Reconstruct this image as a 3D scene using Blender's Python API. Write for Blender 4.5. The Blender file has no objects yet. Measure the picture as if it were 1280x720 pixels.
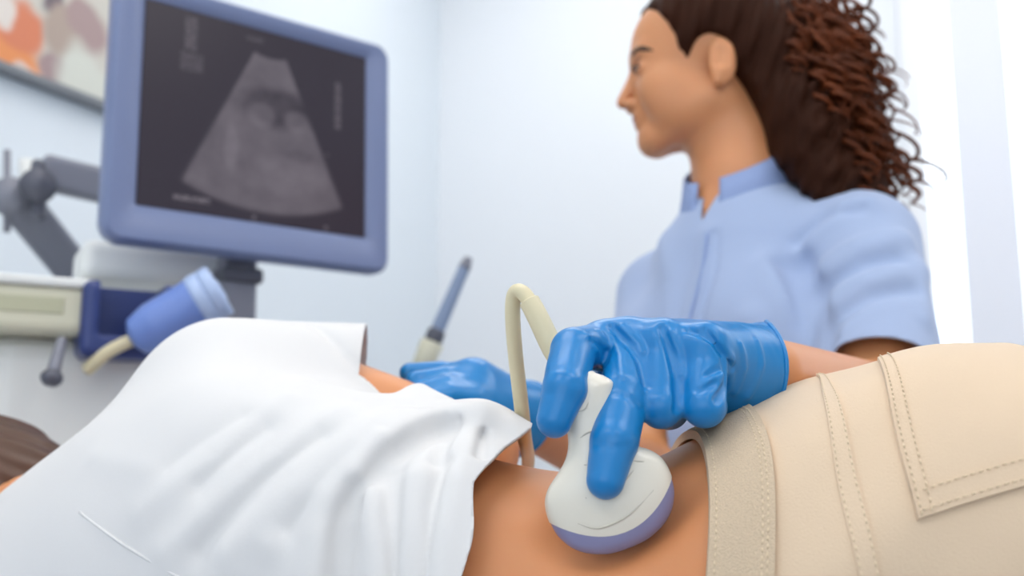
import bpy, bmesh, math, random
import numpy as np
from mathutils import Vector, Matrix
random.seed(7); rng = np.random.default_rng(7)
S = bpy.context.scene
COL = S.collection

# ------------------------------------------------------------------ camera
ZC = 0.90                     # camera height above the floor
PITCH = math.radians(9)
FPX = 1244.0
cam = bpy.data.objects.new('camera', bpy.data.cameras.new('camera')); COL.objects.link(cam)
cam.location = (0, 0, ZC); cam.rotation_euler = (math.pi/2 + PITCH, 0, 0)
cam.data.lens = 35.0; cam.data.sensor_width = 36.0; cam.data.clip_start = 0.02
cam.data.dof.use_dof = True; cam.data.dof.focus_distance = 0.60; cam.data.dof.aperture_fstop = 4.8
S.camera = cam

# ------------------------------------------------------------------ world, exposure
def lin(r, g, b, a=1.0):
    f = lambda c: (c/255/12.92) if c/255 <= 0.04045 else ((c/255+0.055)/1.055)**2.4
    return (f(r), f(g), f(b), a)
W = bpy.data.worlds.new('sky'); S.world = W; W.use_nodes = True
bg = W.node_tree.nodes['Background']; bg.inputs[0].default_value = lin(236, 242, 252); bg.inputs[1].default_value = 3.0
S.view_settings.view_transform = 'Standard'; S.view_settings.look = 'None'
S.view_settings.gamma = 1.0; S.view_settings.use_curve_mapping = False
S.view_settings.exposure = -0.18
PANEL_POWER = 6.0

# ------------------------------------------------------------------ helpers
def at(px, py, D):
    """world point on the line of sight through a photo pixel, D metres ahead (along y)"""
    a = (px-640)/FPX; u = (360-py)/FPX
    c, s = math.cos(PITCH), math.sin(PITCH)
    d = np.array([a, c-u*s, s+u*c]); d = d*(D/d[1])
    return d + np.array([0, 0, ZC])
def project(P):
    P = np.asarray(P, float) - np.array([0, 0, ZC]); c, s = math.cos(PITCH), math.sin(PITCH)
    fw = P[..., 1]*c + P[..., 2]*s; up = -P[..., 1]*s + P[..., 2]*c
    return np.stack([640+FPX*P[..., 0]/fw, 360-FPX*up/fw], -1)

MATS = {}
def mat(name, col, rough=0.5, metal=0.0, bump=None, spec=0.5, sheen=0.0, sss=0.0, var=0.0, varscale=6.0, coat=0.0, transm=0.0):
    """principled material with fine procedural colour variation and relief; bump = (scale, strength, distance[, stretch])"""
    m = bpy.data.materials.new(name); m.use_nodes = True; nt = m.node_tree; n = nt.nodes; l = nt.links
    b = n['Principled BSDF']; c = lin(*col)
    b.inputs['Base Color'].default_value = c; b.inputs['Roughness'].default_value = rough
    b.inputs['Metallic'].default_value = metal; b.inputs['Specular IOR Level'].default_value = spec
    b.inputs['Sheen Weight'].default_value = sheen; b.inputs['Coat Weight'].default_value = coat
    b.inputs['Transmission Weight'].default_value = transm
    if sss:
        b.inputs['Subsurface Weight'].default_value = sss; b.inputs['Subsurface Radius'].default_value = (0.6, 0.25, 0.12)
        b.inputs['Subsurface Scale'].default_value = 0.012
    tc = n.new('ShaderNodeTexCoord')
    if var:
        nz = n.new('ShaderNodeTexNoise'); nz.inputs['Scale'].default_value = varscale; nz.inputs['Detail'].default_value = 4
        l.new(tc.outputs['Object'], nz.inputs['Vector'])
        mx = n.new('ShaderNodeMix'); mx.data_type = 'RGBA'
        mx.inputs[6].default_value = tuple(max(0, x*(1-var)) for x in c[:3])+(1,)
        mx.inputs[7].default_value = tuple(min(1, x*(1+var)) for x in c[:3])+(1,)
        l.new(nz.outputs['Fac'], mx.inputs[0]); l.new(mx.outputs[2], b.inputs['Base Color'])
    if bump:
        nz = n.new('ShaderNodeTexNoise'); nz.inputs['Scale'].default_value = bump[0]; nz.inputs['Detail'].default_value = 5
        if len(bump) > 3:
            mp = n.new('ShaderNodeMapping'); mp.inputs['Scale'].default_value = bump[3]
            if len(bump) > 4: mp.inputs['Rotation'].default_value = bump[4]
            l.new(tc.outputs['Object'], mp.inputs['Vector']); l.new(mp.outputs['Vector'], nz.inputs['Vector'])
        else: l.new(tc.outputs['Object'], nz.inputs['Vector'])
        bp = n.new('ShaderNodeBump'); bp.inputs['Strength'].default_value = bump[1]; bp.inputs['Distance'].default_value = bump[2]
        l.new(nz.outputs['Fac'], bp.inputs['Height']); l.new(bp.outputs['Normal'], b.inputs['Normal'])
    MATS[name] = m
    return m
def emit(name, col, strength):
    m = bpy.data.materials.new(name); m.use_nodes = True; nt = m.node_tree
    b = nt.nodes['Principled BSDF']; b.inputs['Base Color'].default_value = lin(*col)
    b.inputs['Emission Color'].default_value = lin(*col); b.inputs['Emission Strength'].default_value = strength
    MATS[name] = m; return m

def link(name, me, m=None, parent=None, smooth=True, kind=None):
    o = bpy.data.objects.new(name, me); COL.objects.link(o)
    if m is not None and not me.materials: me.materials.append(MATS[m] if isinstance(m, str) else m)
    if smooth: me.shade_smooth()
    if parent is not None:
        o.parent = parent
        T = Vector((0, 0, 0)); p = parent
        while p is not None: T += p.location; p = p.parent
        o.location = -T          # meshes are written in world space; empties sit at the base of their thing
    if kind: o['kind'] = kind
    return o
def pydata(name, v, f, m=None, parent=None, smooth=True, kind=None):
    me = bpy.data.meshes.new(name); me.from_pydata([tuple(map(float, q)) for q in v], [], [tuple(map(int, q)) for q in f]); me.update()
    return link(name, me, m, parent, smooth, kind)
def thing(name, label, cat, loc=(0, 0, 0), group=None):
    o = bpy.data.objects.new(name, None); COL.objects.link(o); o.location = loc; o.empty_display_size = 0.05
    tag(o, label, cat, group); return o
def tag(o, label, cat, group=None):
    o['label'] = label; o['category'] = cat
    if group: o['group'] = group
    return o
def struct(o, label=None):
    o['kind'] = 'structure'
    if label: o['label'] = label
    return o

def box(name, c, size, m, parent=None, rz=0.0, bevel=0.004, R=None, seg=2, kind=None):
    bm = bmesh.new(); bmesh.ops.create_cube(bm, size=1.0)
    bmesh.ops.scale(bm, vec=size, verts=bm.verts)
    if bevel: bmesh.ops.bevel(bm, geom=bm.edges[:], offset=bevel, segments=seg, profile=0.5, affect='EDGES')
    M = Matrix.Translation(Vector(c)) @ (R.to_4x4() if R is not None else Matrix.Rotation(rz, 4, 'Z'))
    bmesh.ops.transform(bm, matrix=M, verts=bm.verts)
    me = bpy.data.meshes.new(name); bm.to_mesh(me); bm.free()
    return link(name, me, m, parent, False, kind)
def tube_data(pts, rad, sides=10, caps=True):
    pts = np.asarray(pts, float); n = len(pts)
    rad = np.full(n, rad) if np.isscalar(rad) else np.asarray(rad, float)
    t = np.gradient(pts, axis=0); t /= np.linalg.norm(t, axis=1)[:, None]+1e-12
    up = np.array([0, 0, 1.0]) if abs(t[0, 2]) < 0.9 else np.array([1.0, 0, 0])
    a = np.cross(t[0], up); a /= np.linalg.norm(a)
    v = []; th = np.linspace(0, 2*np.pi, sides, endpoint=False)
    for i in range(n):
        a = a - t[i]*np.dot(a, t[i]); a /= np.linalg.norm(a)+1e-12; b = np.cross(t[i], a)
        v.append(pts[i] + rad[i]*(np.cos(th)[:, None]*a + np.sin(th)[:, None]*b))
    v = np.concatenate(v); f = []
    for i in range(n-1):
        for j in range(sides):
            k = (j+1) % sides
            f.append((i*sides+j, i*sides+k, (i+1)*sides+k, (i+1)*sides+j))
    if caps: f.append(tuple(range(sides-1, -1, -1))); f.append(tuple((n-1)*sides+j for j in range(sides)))
    return v, f
def tube(name, pts, rad, m, parent=None, sides=12, kind=None):
    v, f = tube_data(pts, rad, sides); return pydata(name, v, f, m, parent, True, kind)
def merge(parts):
    V = []; F = []; o = 0
    for v, f in parts:
        V.append(np.asarray(v)); F += [tuple(i+o for i in q) for q in f]; o += len(v)
    return np.concatenate(V), F
def spline(pts, n=60):
    P = np.asarray(pts, float); P = np.vstack([2*P[0]-P[1], P, 2*P[-1]-P[-2]]); out = []
    m = len(P)-3; ts = np.linspace(0, m-1e-9, n)
    for t in ts:
        i = int(t); u = t-i; p0, p1, p2, p3 = P[i:i+4]
        out.append(0.5*(2*p1+(p2-p0)*u+(2*p0-5*p1+4*p2-p3)*u*u+(3*p1-p0-3*p2+p3)*u**3))
    return np.array(out)
def lathe(name, prof, m, parent=None, base=(0, 0, 0), axis=(0, 0, 1), sides=32):
    ax = Vector(axis).normalized(); q = Vector((0, 0, 1)).rotation_difference(ax).to_matrix()
    v = []; f = []; n = len(prof)
    for r, h in prof:
        for j in range(sides):
            a = 2*math.pi*j/sides; p = q @ Vector((r*math.cos(a), r*math.sin(a), h)); v.append(tuple(p + Vector(base)))
    for i in range(n-1):
        for j in range(sides):
            k = (j+1) % sides; f.append((i*sides+j, i*sides+k, (i+1)*sides+k, (i+1)*sides+j))
    f.append(tuple(range(sides-1, -1, -1))); f.append(tuple((n-1)*sides+j for j in range(sides)))
    return pydata(name, v, f, m, parent)

# ---- signed distance modelling
def vec(*a): return np.array(a, np.float32)
def cap(p, a, b, ra, rb=None):
    rb = ra if rb is None else rb
    a = np.asarray(a, np.float32); b = np.asarray(b, np.float32); ba = b-a; pa = p-a
    h = np.clip((pa@ba)/max(float(ba@ba), 1e-12), 0, 1)
    return np.linalg.norm(pa-h[..., None]*ba, axis=-1)-(ra+(rb-ra)*h)
def ell(p, c, r, M=None):
    q = p-np.asarray(c, np.float32)
    if M is not None: q = q@np.asarray(M, np.float32).T
    r = np.asarray(r, np.float32); k0 = np.linalg.norm(q/r, axis=-1); k1 = np.linalg.norm(q/(r*r), axis=-1)
    return k0*(k0-1)/np.maximum(k1, 1e-6)
def smin(a, b, k):
    h = np.clip(0.5+0.5*(b-a)/k, 0, 1); return b+(a-b)*h-k*h*(1-h)
def smax(a, b, k): return -smin(-a, -b, k)
def chain(p, pts, rs, k=0.004):
    d = None
    for i in range(len(pts)-1):
        c = cap(p, pts[i], pts[i+1], rs[i], rs[i+1]); d = c if d is None else np.minimum(d, c)
    return d
def nets(f, lo, hi, h, refine=2):
    """naive surface nets over a block-sparse grid, vertices then pulled onto the zero level"""
    lo = np.asarray(lo, np.float32); B = 8
    nb = np.maximum(1, np.ceil((np.asarray(hi)-lo)/h/B).astype(int)); n = nb*B+1
    V = np.empty(n, np.float32)
    ic = np.stack(np.meshgrid(*[np.arange(k) for k in nb], indexing='ij'), -1).reshape(-1, 3)
    ctr = lo+(ic*B+B/2).astype(np.float32)*h
    fc = np.concatenate([f(ctr[i:i+200000]) for i in range(0, len(ctr), 200000)])
    act = np.abs(fc) < B*h*0.87*1.45
    sgn = np.where(fc > 0, 1.0, -1.0).astype(np.float32).reshape(nb)
    V[:] = np.pad(np.repeat(np.repeat(np.repeat(sgn, B, 0), B, 1), B, 2), ((0, 1),)*3, mode='edge')
    off = np.stack(np.meshgrid(*[np.arange(B+1)]*3, indexing='ij'), -1).reshape(-1, 3)
    ia = ic[act]
    for s in range(0, len(ia), 400):
        blk = ia[s:s+400]; g = (blk[:, None, :]*B+off[None]); P = lo+g.astype(np.float32)*h
        val = f(P.reshape(-1, 3)).reshape(g.shape[:2]); V[g[..., 0], g[..., 1], g[..., 2]] = val
    V[0], V[-1], V[:, 0], V[:, -1], V[:, :, 0], V[:, :, -1] = [np.maximum(q, 1e-4) for q in (V[0], V[-1], V[:, 0], V[:, -1], V[:, :, 0], V[:, :, -1])]
    ins = V < 0; nx, ny, nz = V.shape
    c = ins[:-1, :-1, :-1].astype(np.int8)
    for dx in (0, 1):
        for dy in (0, 1):
            for dz in (0, 1):
                if dx+dy+dz: c = c+ins[dx:nx-1+dx, dy:ny-1+dy, dz:nz-1+dz]
    mix = (c > 0) & (c < 8); cells = np.argwhere(mix); idx = -np.ones(mix.shape, np.int64); idx[mix] = np.arange(len(cells))
    acc = np.zeros((len(cells), 3)); cnt = np.zeros(len(cells))
    for ax in range(3):
        o = [k for k in range(3) if k != ax]
        for s1 in (0, 1):
            for s2 in (0, 1):
                a = cells.copy(); a[:, o[0]] += s1; a[:, o[1]] += s2; b = a.copy(); b[:, ax] += 1
                va = V[a[:, 0], a[:, 1], a[:, 2]]; vb = V[b[:, 0], b[:, 1], b[:, 2]]; mk = (va < 0) != (vb < 0)
                t = np.where(mk, va/np.where(mk, va-vb, 1), 0); pt = a.astype(float); pt[:, ax] += t
                acc += np.where(mk[:, None], pt, 0); cnt += mk
    P = (lo+acc/np.maximum(cnt, 1)[:, None]*h).astype(np.float32)
    F = []
    for ax in range(3):
        o = [k for k in range(3) if k != ax]
        sl0 = [slice(None)]*3; sl1 = [slice(None)]*3; sl0[ax] = slice(0, -1); sl1[ax] = slice(1, None)
        a = ins[tuple(sl0)]; b = ins[tuple(sl1)]
        e = np.argwhere(a != b); e = e[(e[:, o[0]] > 0) & (e[:, o[1]] > 0) & (e[:, o[0]] < mix.shape[o[0]]) & (e[:, o[1]] < mix.shape[o[1]])]
        q = []
        for s1, s2 in ((-1, -1), (0, -1), (0, 0), (-1, 0)):
            k = e.copy(); k[:, o[0]] += s1; k[:, o[1]] += s2; q.append(idx[k[:, 0], k[:, 1], k[:, 2]])
        q = np.stack(q, 1); fl = a[e[:, 0], e[:, 1], e[:, 2]]
        if ax == 1: fl = ~fl
        q = np.where(fl[:, None], q, q[:, ::-1]); F.append(q[(q >= 0).all(1)])
    F = np.concatenate(F)
    for _ in range(refine):
        e = h*0.5; g = np.stack([(f(P+vec(*d)*e)-f(P-vec(*d)*e)) for d in ((1, 0, 0), (0, 1, 0), (0, 0, 1))], -1)/(2*e)
        gn = np.linalg.norm(g, axis=1)+1e-6; st = np.clip(f(P)/gn, -h*0.6, h*0.6); P = P-g/gn[:, None]*st[:, None]
    return P, F
def clip(P, F, g, keep_neg=True):
    """cut a mesh along g = 0 with clean edges, keep g < 0"""
    val = g(P) if keep_neg else -g(P); val = np.where(np.abs(val) < 1e-7, 1e-7, val)
    T = np.concatenate([F[:, [0, 1, 2]], F[:, [0, 2, 3]]]) if F.shape[1] == 4 else F
    s = val[T] < 0; k = s.sum(1); out = [T[k == 3]]; verts = [P]; nv = len(P); cache = {}; new = []; nf = []
    def cut(i, j):
        nonlocal nv
        key = (min(i, j), max(i, j))
        if key not in cache:
            t = val[i]/(val[i]-val[j]); new.append(P[i]+(P[j]-P[i])*t); cache[key] = nv; nv += 1
        return cache[key]
    for tri, ss in zip(T[(k > 0) & (k < 3)], s[(k > 0) & (k < 3)]):
        q = []
        for a in range(3):
            i, j = tri[a], tri[(a+1) % 3]
            if ss[a]: q.append(i)
            if ss[a] != ss[(a+1) % 3]: q.append(cut(i, j))
        nf.append(q[:3]);
        if len(q) == 4: nf.append([q[0], q[2], q[3]])
    if new: verts.append(np.array(new)); out.append(np.array(nf))
    Fo = np.concatenate(out); Vo = np.concatenate(verts); used = np.unique(Fo); rm = -np.ones(len(Vo), int); rm[used] = np.arange(len(used))
    return Vo[used], rm[Fo]
def mesh_np(name, V, F, m, parent=None, smooth=True, solid=0.0):
    me = bpy.data.meshes.new(name); V = np.asarray(V, np.float32); F = np.asarray(F, np.int32); k = F.shape[1]
    me.vertices.add(len(V)); me.vertices.foreach_set('co', V.ravel()); me.loops.add(F.size); me.loops.foreach_set('vertex_index', F.ravel())
    me.polygons.add(len(F)); me.polygons.foreach_set('loop_start', np.arange(0, F.size, k, dtype=np.int32)); me.update(calc_edges=True); me.validate()
    o = link(name, me, m, parent, smooth)
    if solid:
        md = o.modifiers.new('thickness', 'SOLIDIFY'); md.thickness = abs(solid); md.offset = 1 if solid < 0 else -1
    return o
def boundary_loops(F):
    """ordered boundary loops of a triangle mesh"""
    E = np.concatenate([F[:, [i, (i+1) % F.shape[1]]] for i in range(F.shape[1])]); key = np.sort(E, 1)
    _, inv, c = np.unique(key, axis=0, return_inverse=True, return_counts=True); B = E[c[inv.ravel()] == 1]
    nx = {int(a): int(b) for a, b in B}; loops = []
    while nx:
        s = next(iter(nx)); L = [s]; c = nx.pop(s)
        while c != s and c in nx: L.append(c); c = nx.pop(c)
        loops.append(L)
    return loops
def fbm(p, s, seed=0, oct=2):
    """cheap smooth pseudo noise from sums of sines"""
    r = np.random.default_rng(seed); d = 0
    for o in range(oct):
        for _ in range(5):
            k = r.normal(size=3); k = (k/np.linalg.norm(k)*s*(1.9**o)).astype(np.float32); d = d+np.sin(p@k+np.float32(r.uniform(0, 6.28)))*(0.5**o)
    return d/5.0
def hit(f, px, py, d0=0.3, d1=1.6):
    """first point of a surface along the line of sight through a photo pixel"""
    D = np.linspace(d0, d1, 1400); P = np.array([at(px, py, d) for d in (d0, d1)]); L = (P[0]+(P[1]-P[0])*((D-d0)/(d1-d0))[:, None]).astype(np.float32)
    v = f(L); k = np.argmax(v < 0)
    if not (v < 0).any(): k = np.argmin(v)
    return L[k].astype(float)

# ------------------------------------------------------------------ materials
mat('wall_paint', (236, 240, 245), 0.7, bump=(120, 0.08, 0.002))
mat('wall_paint_left', (230, 238, 245), 0.7, bump=(120, 0.08, 0.002))
mat('ceiling_paint', (240, 242, 244), 0.8, bump=(60, 0.1, 0.002))
mat('floor_vinyl', (150, 152, 156), 0.35, var=0.06, varscale=30)
mat('white_trim', (244, 246, 250), 0.4)
mat('white_plastic', (228, 226, 218), 0.32, bump=(300, 0.04, 0.0004))
mat('probe_shell', (232, 226, 212), 0.30, bump=(260, 0.05, 0.0004), coat=0.15)
mat('probe_lens', (140, 140, 178), 0.42)
mat('probe_ridge', (206, 200, 186), 0.35)
mat('cable_rubber', (222, 211, 176), 0.45, bump=(90, 0.06, 0.001))
mat('glove_nitrile', (5, 123, 191), 0.33, bump=(60, 0.22, 0.0020, (1, 1, 1)), spec=0.55, var=0.07, varscale=18)
mat('skin_patient', (218, 146, 96), 0.48, sss=0.15, bump=(420, 0.10, 0.0006), var=0.06, varscale=9)
mat('skin_clinician', (212, 146, 100), 0.45, sss=0.15, bump=(300, 0.08, 0.0006), var=0.05, varscale=14)
mat('lip', (178, 98, 82), 0.4); mat('eye_white', (235, 232, 228), 0.2); mat('iris', (60, 38, 26), 0.2)
mat('brow_hair', (52, 34, 25), 0.6)
mat('tunic_cotton', (160, 178, 212), 0.8, bump=(700, 0.15, 0.0006), sheen=0.2, var=0.05, varscale=5)
mat('tunic_trim', (140, 160, 204), 0.8, bump=(700, 0.15, 0.0006))
mat('collar_dark', (66, 72, 92), 0.8)
mat('shirt_cotton', (222, 221, 221), 0.85, bump=(500, 0.10, 0.0005), sheen=0.15)
mat('chino', (220, 196, 168), 0.85, bump=(900, 0.35, 0.0008), sheen=0.15, var=0.05, varscale=12)
mat('chino_band', (214, 192, 164), 0.9, bump=(1100, 0.8, 0.0012), var=0.13, varscale=700)
mat('thread', (226, 206, 176), 0.8)
mat('hair_dark', (50, 26, 16), 0.55, spec=0.06, bump=(34, 0.5, 0.006, (1.2, 1.2, 0.25)), var=0.45, varscale=16)
mat('hair_curl', (96, 47, 22), 0.45, spec=0.2, var=0.9, varscale=30)
mat('hair_patient', (84, 56, 40), 0.45, bump=(60, 0.25, 0.004, (0.15, 1.5, 1.5)), var=0.35, varscale=14)
mat('monitor_frame', (118, 131, 168), 0.35, spec=0.5)
mat('monitor_back', (96, 108, 146), 0.45)
mat('grey_metal', (132, 134, 146), 0.42, metal=0.2)
mat('dark_metal', (92, 94, 106), 0.4, metal=0.2)
mat('cream_plastic', (214, 212, 190), 0.4); mat('cream_groove', (188, 188, 160), 0.5)
mat('pale_plastic', (232, 234, 232), 0.4)
mat('navy_plastic', (44, 60, 120), 0.35); mat('blue_plastic', (112, 140, 208), 0.35); mat('light_blue_plastic', (176, 196, 232), 0.35)
mat('picture_frame', (120, 124, 130), 0.4)
mat('vinyl_couch', (120, 140, 180), 0.4); mat('sheet_linen', (226, 232, 242), 0.85, bump=(300, 0.1, 0.001))
mat('pillow_linen', (236, 236, 240), 0.85, bump=(300, 0.1, 0.001)); mat('steel', (190, 192, 196), 0.25, metal=0.9)
mat('stool_vinyl', (70, 78, 96), 0.4); mat('black_rubber', (30, 30, 32), 0.6); mat('wand_blue', (138, 156, 186), 0.35)
mat('blind_slat', (240, 243, 252), 0.7); mat('shoe_white', (232, 232, 230), 0.5); mat('button', (170, 190, 225), 0.3)
emit('light_diffuser', (255, 251, 246), PANEL_POWER)

# thin clear window glass
_g = bpy.data.materials.new('window_glass'); _g.use_nodes = True; _n = _g.node_tree.nodes; _n.clear()
_t = _n.new('ShaderNodeBsdfTransparent'); _s = _n.new('ShaderNodeBsdfGlossy'); _s.inputs['Roughness'].default_value = 0.02
_m = _n.new('ShaderNodeMixShader'); _m.inputs[0].default_value = 0.05; _o = _n.new('ShaderNodeOutputMaterial')
_t.inputs[0].default_value = (0.96, 0.98, 0.98, 1)
_g.node_tree.links.new(_t.outputs[0], _m.inputs[1]); _g.node_tree.links.new(_s.outputs[0], _m.inputs[2]); _g.node_tree.links.new(_m.outputs[0], _o.inputs[0]); MATS['window_glass'] = _g

# ------------------------------------------------------------------ the room
ang = math.radians(25.5)
A_ = np.array([math.sin(ang), math.cos(ang)]); B_ = np.array([math.cos(ang), -math.sin(ang)])
Q_ = np.array([-0.246, 3.22])           # corner between the picture wall and the back wall
ROOM_A, ROOM_B, ROOM_H = 5.6, 4.3, 2.75
def room(a, b, z): q = Q_ - A_*a + B_*b; return (q[0], q[1], z)   # a metres from the back wall, b metres from the picture wall
RZ = math.atan2(B_[1], B_[0])
def rbox(name, a0, a1, b0, b1, z0, z1, m, parent=None, bevel=0.0, kind=None):
    return box(name, room((a0+a1)/2, (b0+b1)/2, (z0+z1)/2), (b1-b0, a1-a0, z1-z0), m, parent, RZ, bevel, kind=kind)
T = 0.12
struct(rbox('floor', -T, ROOM_A+T, -T, ROOM_B+T, -0.1, 0.0, 'floor_vinyl'), 'pale grey vinyl floor of the examination room')
struct(rbox('ceiling', -T, ROOM_A+T, -T, ROOM_B+T, ROOM_H, ROOM_H+0.1, 'ceiling_paint'), 'plain white ceiling of the examination room')
def wall_with_hole(name, axis, span, hole, m, label):
    """axis 'b0','b1' = side walls, 'a0','a1' = back and front; hole = (s0, s1, z0, z1) along the wall"""
    def piece(s0, s1, z0, z1):
        if axis == 'a0': return (-T, 0, s0, s1, z0, z1)
        if axis == 'a1': return (ROOM_A, ROOM_A+T, s0, s1, z0, z1)
        if axis == 'b0': return (s0, s1, -T, 0, z0, z1)
        return (s0, s1, ROOM_B, ROOM_B+T, z0, z1)
    ps = [(span[0], span[1], 0, ROOM_H)] if hole is None else [(span[0], hole[0], 0, ROOM_H), (hole[1], span[1], 0, ROOM_H), (hole[0], hole[1], 0, hole[2]), (hole[0], hole[1], hole[3], ROOM_H)]
    bm = bmesh.new()
    for q in ps:
        a0, a1, b0, b1, z0, z1 = piece(*q); r = bmesh.ops.create_cube(bm, size=1.0)['verts']
        bmesh.ops.scale(bm, vec=(b1-b0, a1-a0, z1-z0), verts=r)
        bmesh.ops.transform(bm, matrix=Matrix.Translation(room((a0+a1)/2, (b0+b1)/2, (z0+z1)/2)) @ Matrix.Rotation(RZ, 4, 'Z'), verts=r)
    me = bpy.data.meshes.new(name); bm.to_mesh(me); bm.free()
    return struct(link(name, me, m, None, False), label)
def b_at(px, py=200):
    bs = np.linspace(0, 4.3, 2000); q = np.array([room(0.014, b, 0) for b in bs]); pr_ = (640+FPX*q[:, 0]/(q[:, 1]*math.cos(PITCH)*1.05)); return float(bs[np.argmin(np.abs(pr_-px))])
WIN = (b_at(1130), 3.4, 0.75, 2.45); FILL_WIN = (0.4, 3.9, 0.7, 2.5)  # second opening: unseen window added behind the camera as front fill
wall_with_hole('wall_left', 'b0', (-T, ROOM_A+T), None, 'wall_paint_left', 'pale blue wall carrying the framed picture')
wall_with_hole('wall_back', 'a0', (0, ROOM_B), WIN, 'wall_paint', 'pale blue-white wall behind the clinician')
wall_with_hole('wall_right', 'b1', (-T, ROOM_A+T), None, 'wall_paint', 'pale wall at the foot of the couch')
wall_with_hole('wall_front', 'a1', (0, ROOM_B), FILL_WIN, 'wall_paint', 'wall facing the couch, with the added fill window')
def window(n, a, inward, hole, label, divs):
    f = []; w0, w1, z0, z1 = hole; t = 0.05
    root = thing('window_%d' % n, label, 'window', room(a, (w0+w1)/2, z0)); root['kind'] = 'structure'; del root['category']
    d0, d1 = (a-0.07, a+0.012) if inward > 0 else (a-0.012, a+0.07)
    for s in np.linspace(w0, w1, divs+1): 
        c = min(max(s, w0+t/2), w1-t/2); rbox('window_frame', d0, d1, c-t/2, c+t/2, z0, z1, 'white_trim', root, 0.004)
    for z in (z0, z1-t): rbox('window_frame', d0, d1, w0, w1, z, z+t, 'white_trim', root, 0.004)
    ed = np.linspace(w0, w1, divs+1); mid = (d0+d1)/2
    for i in range(divs): rbox('window_pane', mid-0.003, mid+0.003, ed[i]+t/2, ed[i+1]-t/2, z0+t/2, z1-t/2, 'window_glass', root)
    return root
w1_ = window(1, -0.02, 1, WIN, 'white-framed window with vertical blinds behind the clinician', 1)
w2_ = window(2, ROOM_A+0.02, -1, FILL_WIN, 'wide white-framed window facing the couch, unseen, added as front fill', 3)
# vertical blind slats in the window behind the clinician: a part of that window
sl0, sl1 = b_at(1194), b_at(1264); gp_ = 0.12
for i in range(12):
    s = sl0+i*(sl1-sl0+0.09)
    if s+0.1 > WIN[1]: break
    rbox('blind_slat', 0.012, 0.016, s, s+sl1-sl0, WIN[2]+0.02, WIN[3]+0.05, 'blind_slat', w1_, 0.0)
rbox('head_rail', 0.0, 0.05, WIN[0]-0.05, WIN[1]+0.05, WIN[3]+0.05, WIN[3]+0.10, 'white_trim', w1_, 0.005)
for nm, ax in (('baseboard_left', (0, ROOM_A, 0, 0.015)), ('baseboard_back', (0, 0.015, 0, ROOM_B))):
    struct(rbox(nm, ax[0], ax[1], ax[2], ax[3], 0, 0.09, 'white_trim', None, 0.004), 'white skirting board')
for nm, (p, q) in {'portal_front': (room(ROOM_A+0.1, (FILL_WIN[0]+FILL_WIN[1])/2, 1.65), 0), 'portal_back': (room(-0.1, (WIN[0]+WIN[1])/2, 1.6), 1)}.items():
    L = bpy.data.lights.new(nm, 'AREA'); L.shape = 'RECTANGLE'; hole = WIN if q else FILL_WIN
    L.size = hole[1]-hole[0]; L.size_y = hole[3]-hole[2]; L.cycles.is_portal = True
    o = bpy.data.objects.new(nm, L); COL.objects.link(o); o.location = p
    d = Vector((A_[0], A_[1], 0)) * (1 if not q else -1); o.rotation_euler = d.to_track_quat('-Z', 'Z').to_euler()
# flat ceiling light panels
k = 0
for a in (0.75, 2.25, 3.8):
    for b in (0.85, 2.6):
        t = thing('ceiling_light', 'flat white ceiling light panel above the couch and clinician', 'ceiling light', room(a, b, ROOM_H-0.03), 'ceiling light panels')
        rbox('diffuser', a-0.28, a+0.28, b-0.58, b+0.58, ROOM_H-0.022, ROOM_H-0.012, 'light_diffuser', t)
        for (u0, u1, v0, v1) in ((-0.30, -0.28, -0.60, 0.60), (0.28, 0.30, -0.60, 0.60), (-0.28, 0.28, -0.60, -0.58), (-0.28, 0.28, 0.58, 0.60)):
            rbox('frame', a+u0, a+u1, b+v0, b+v1, ROOM_H-0.03, ROOM_H, 'white_trim', t)
        k += 1

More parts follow.
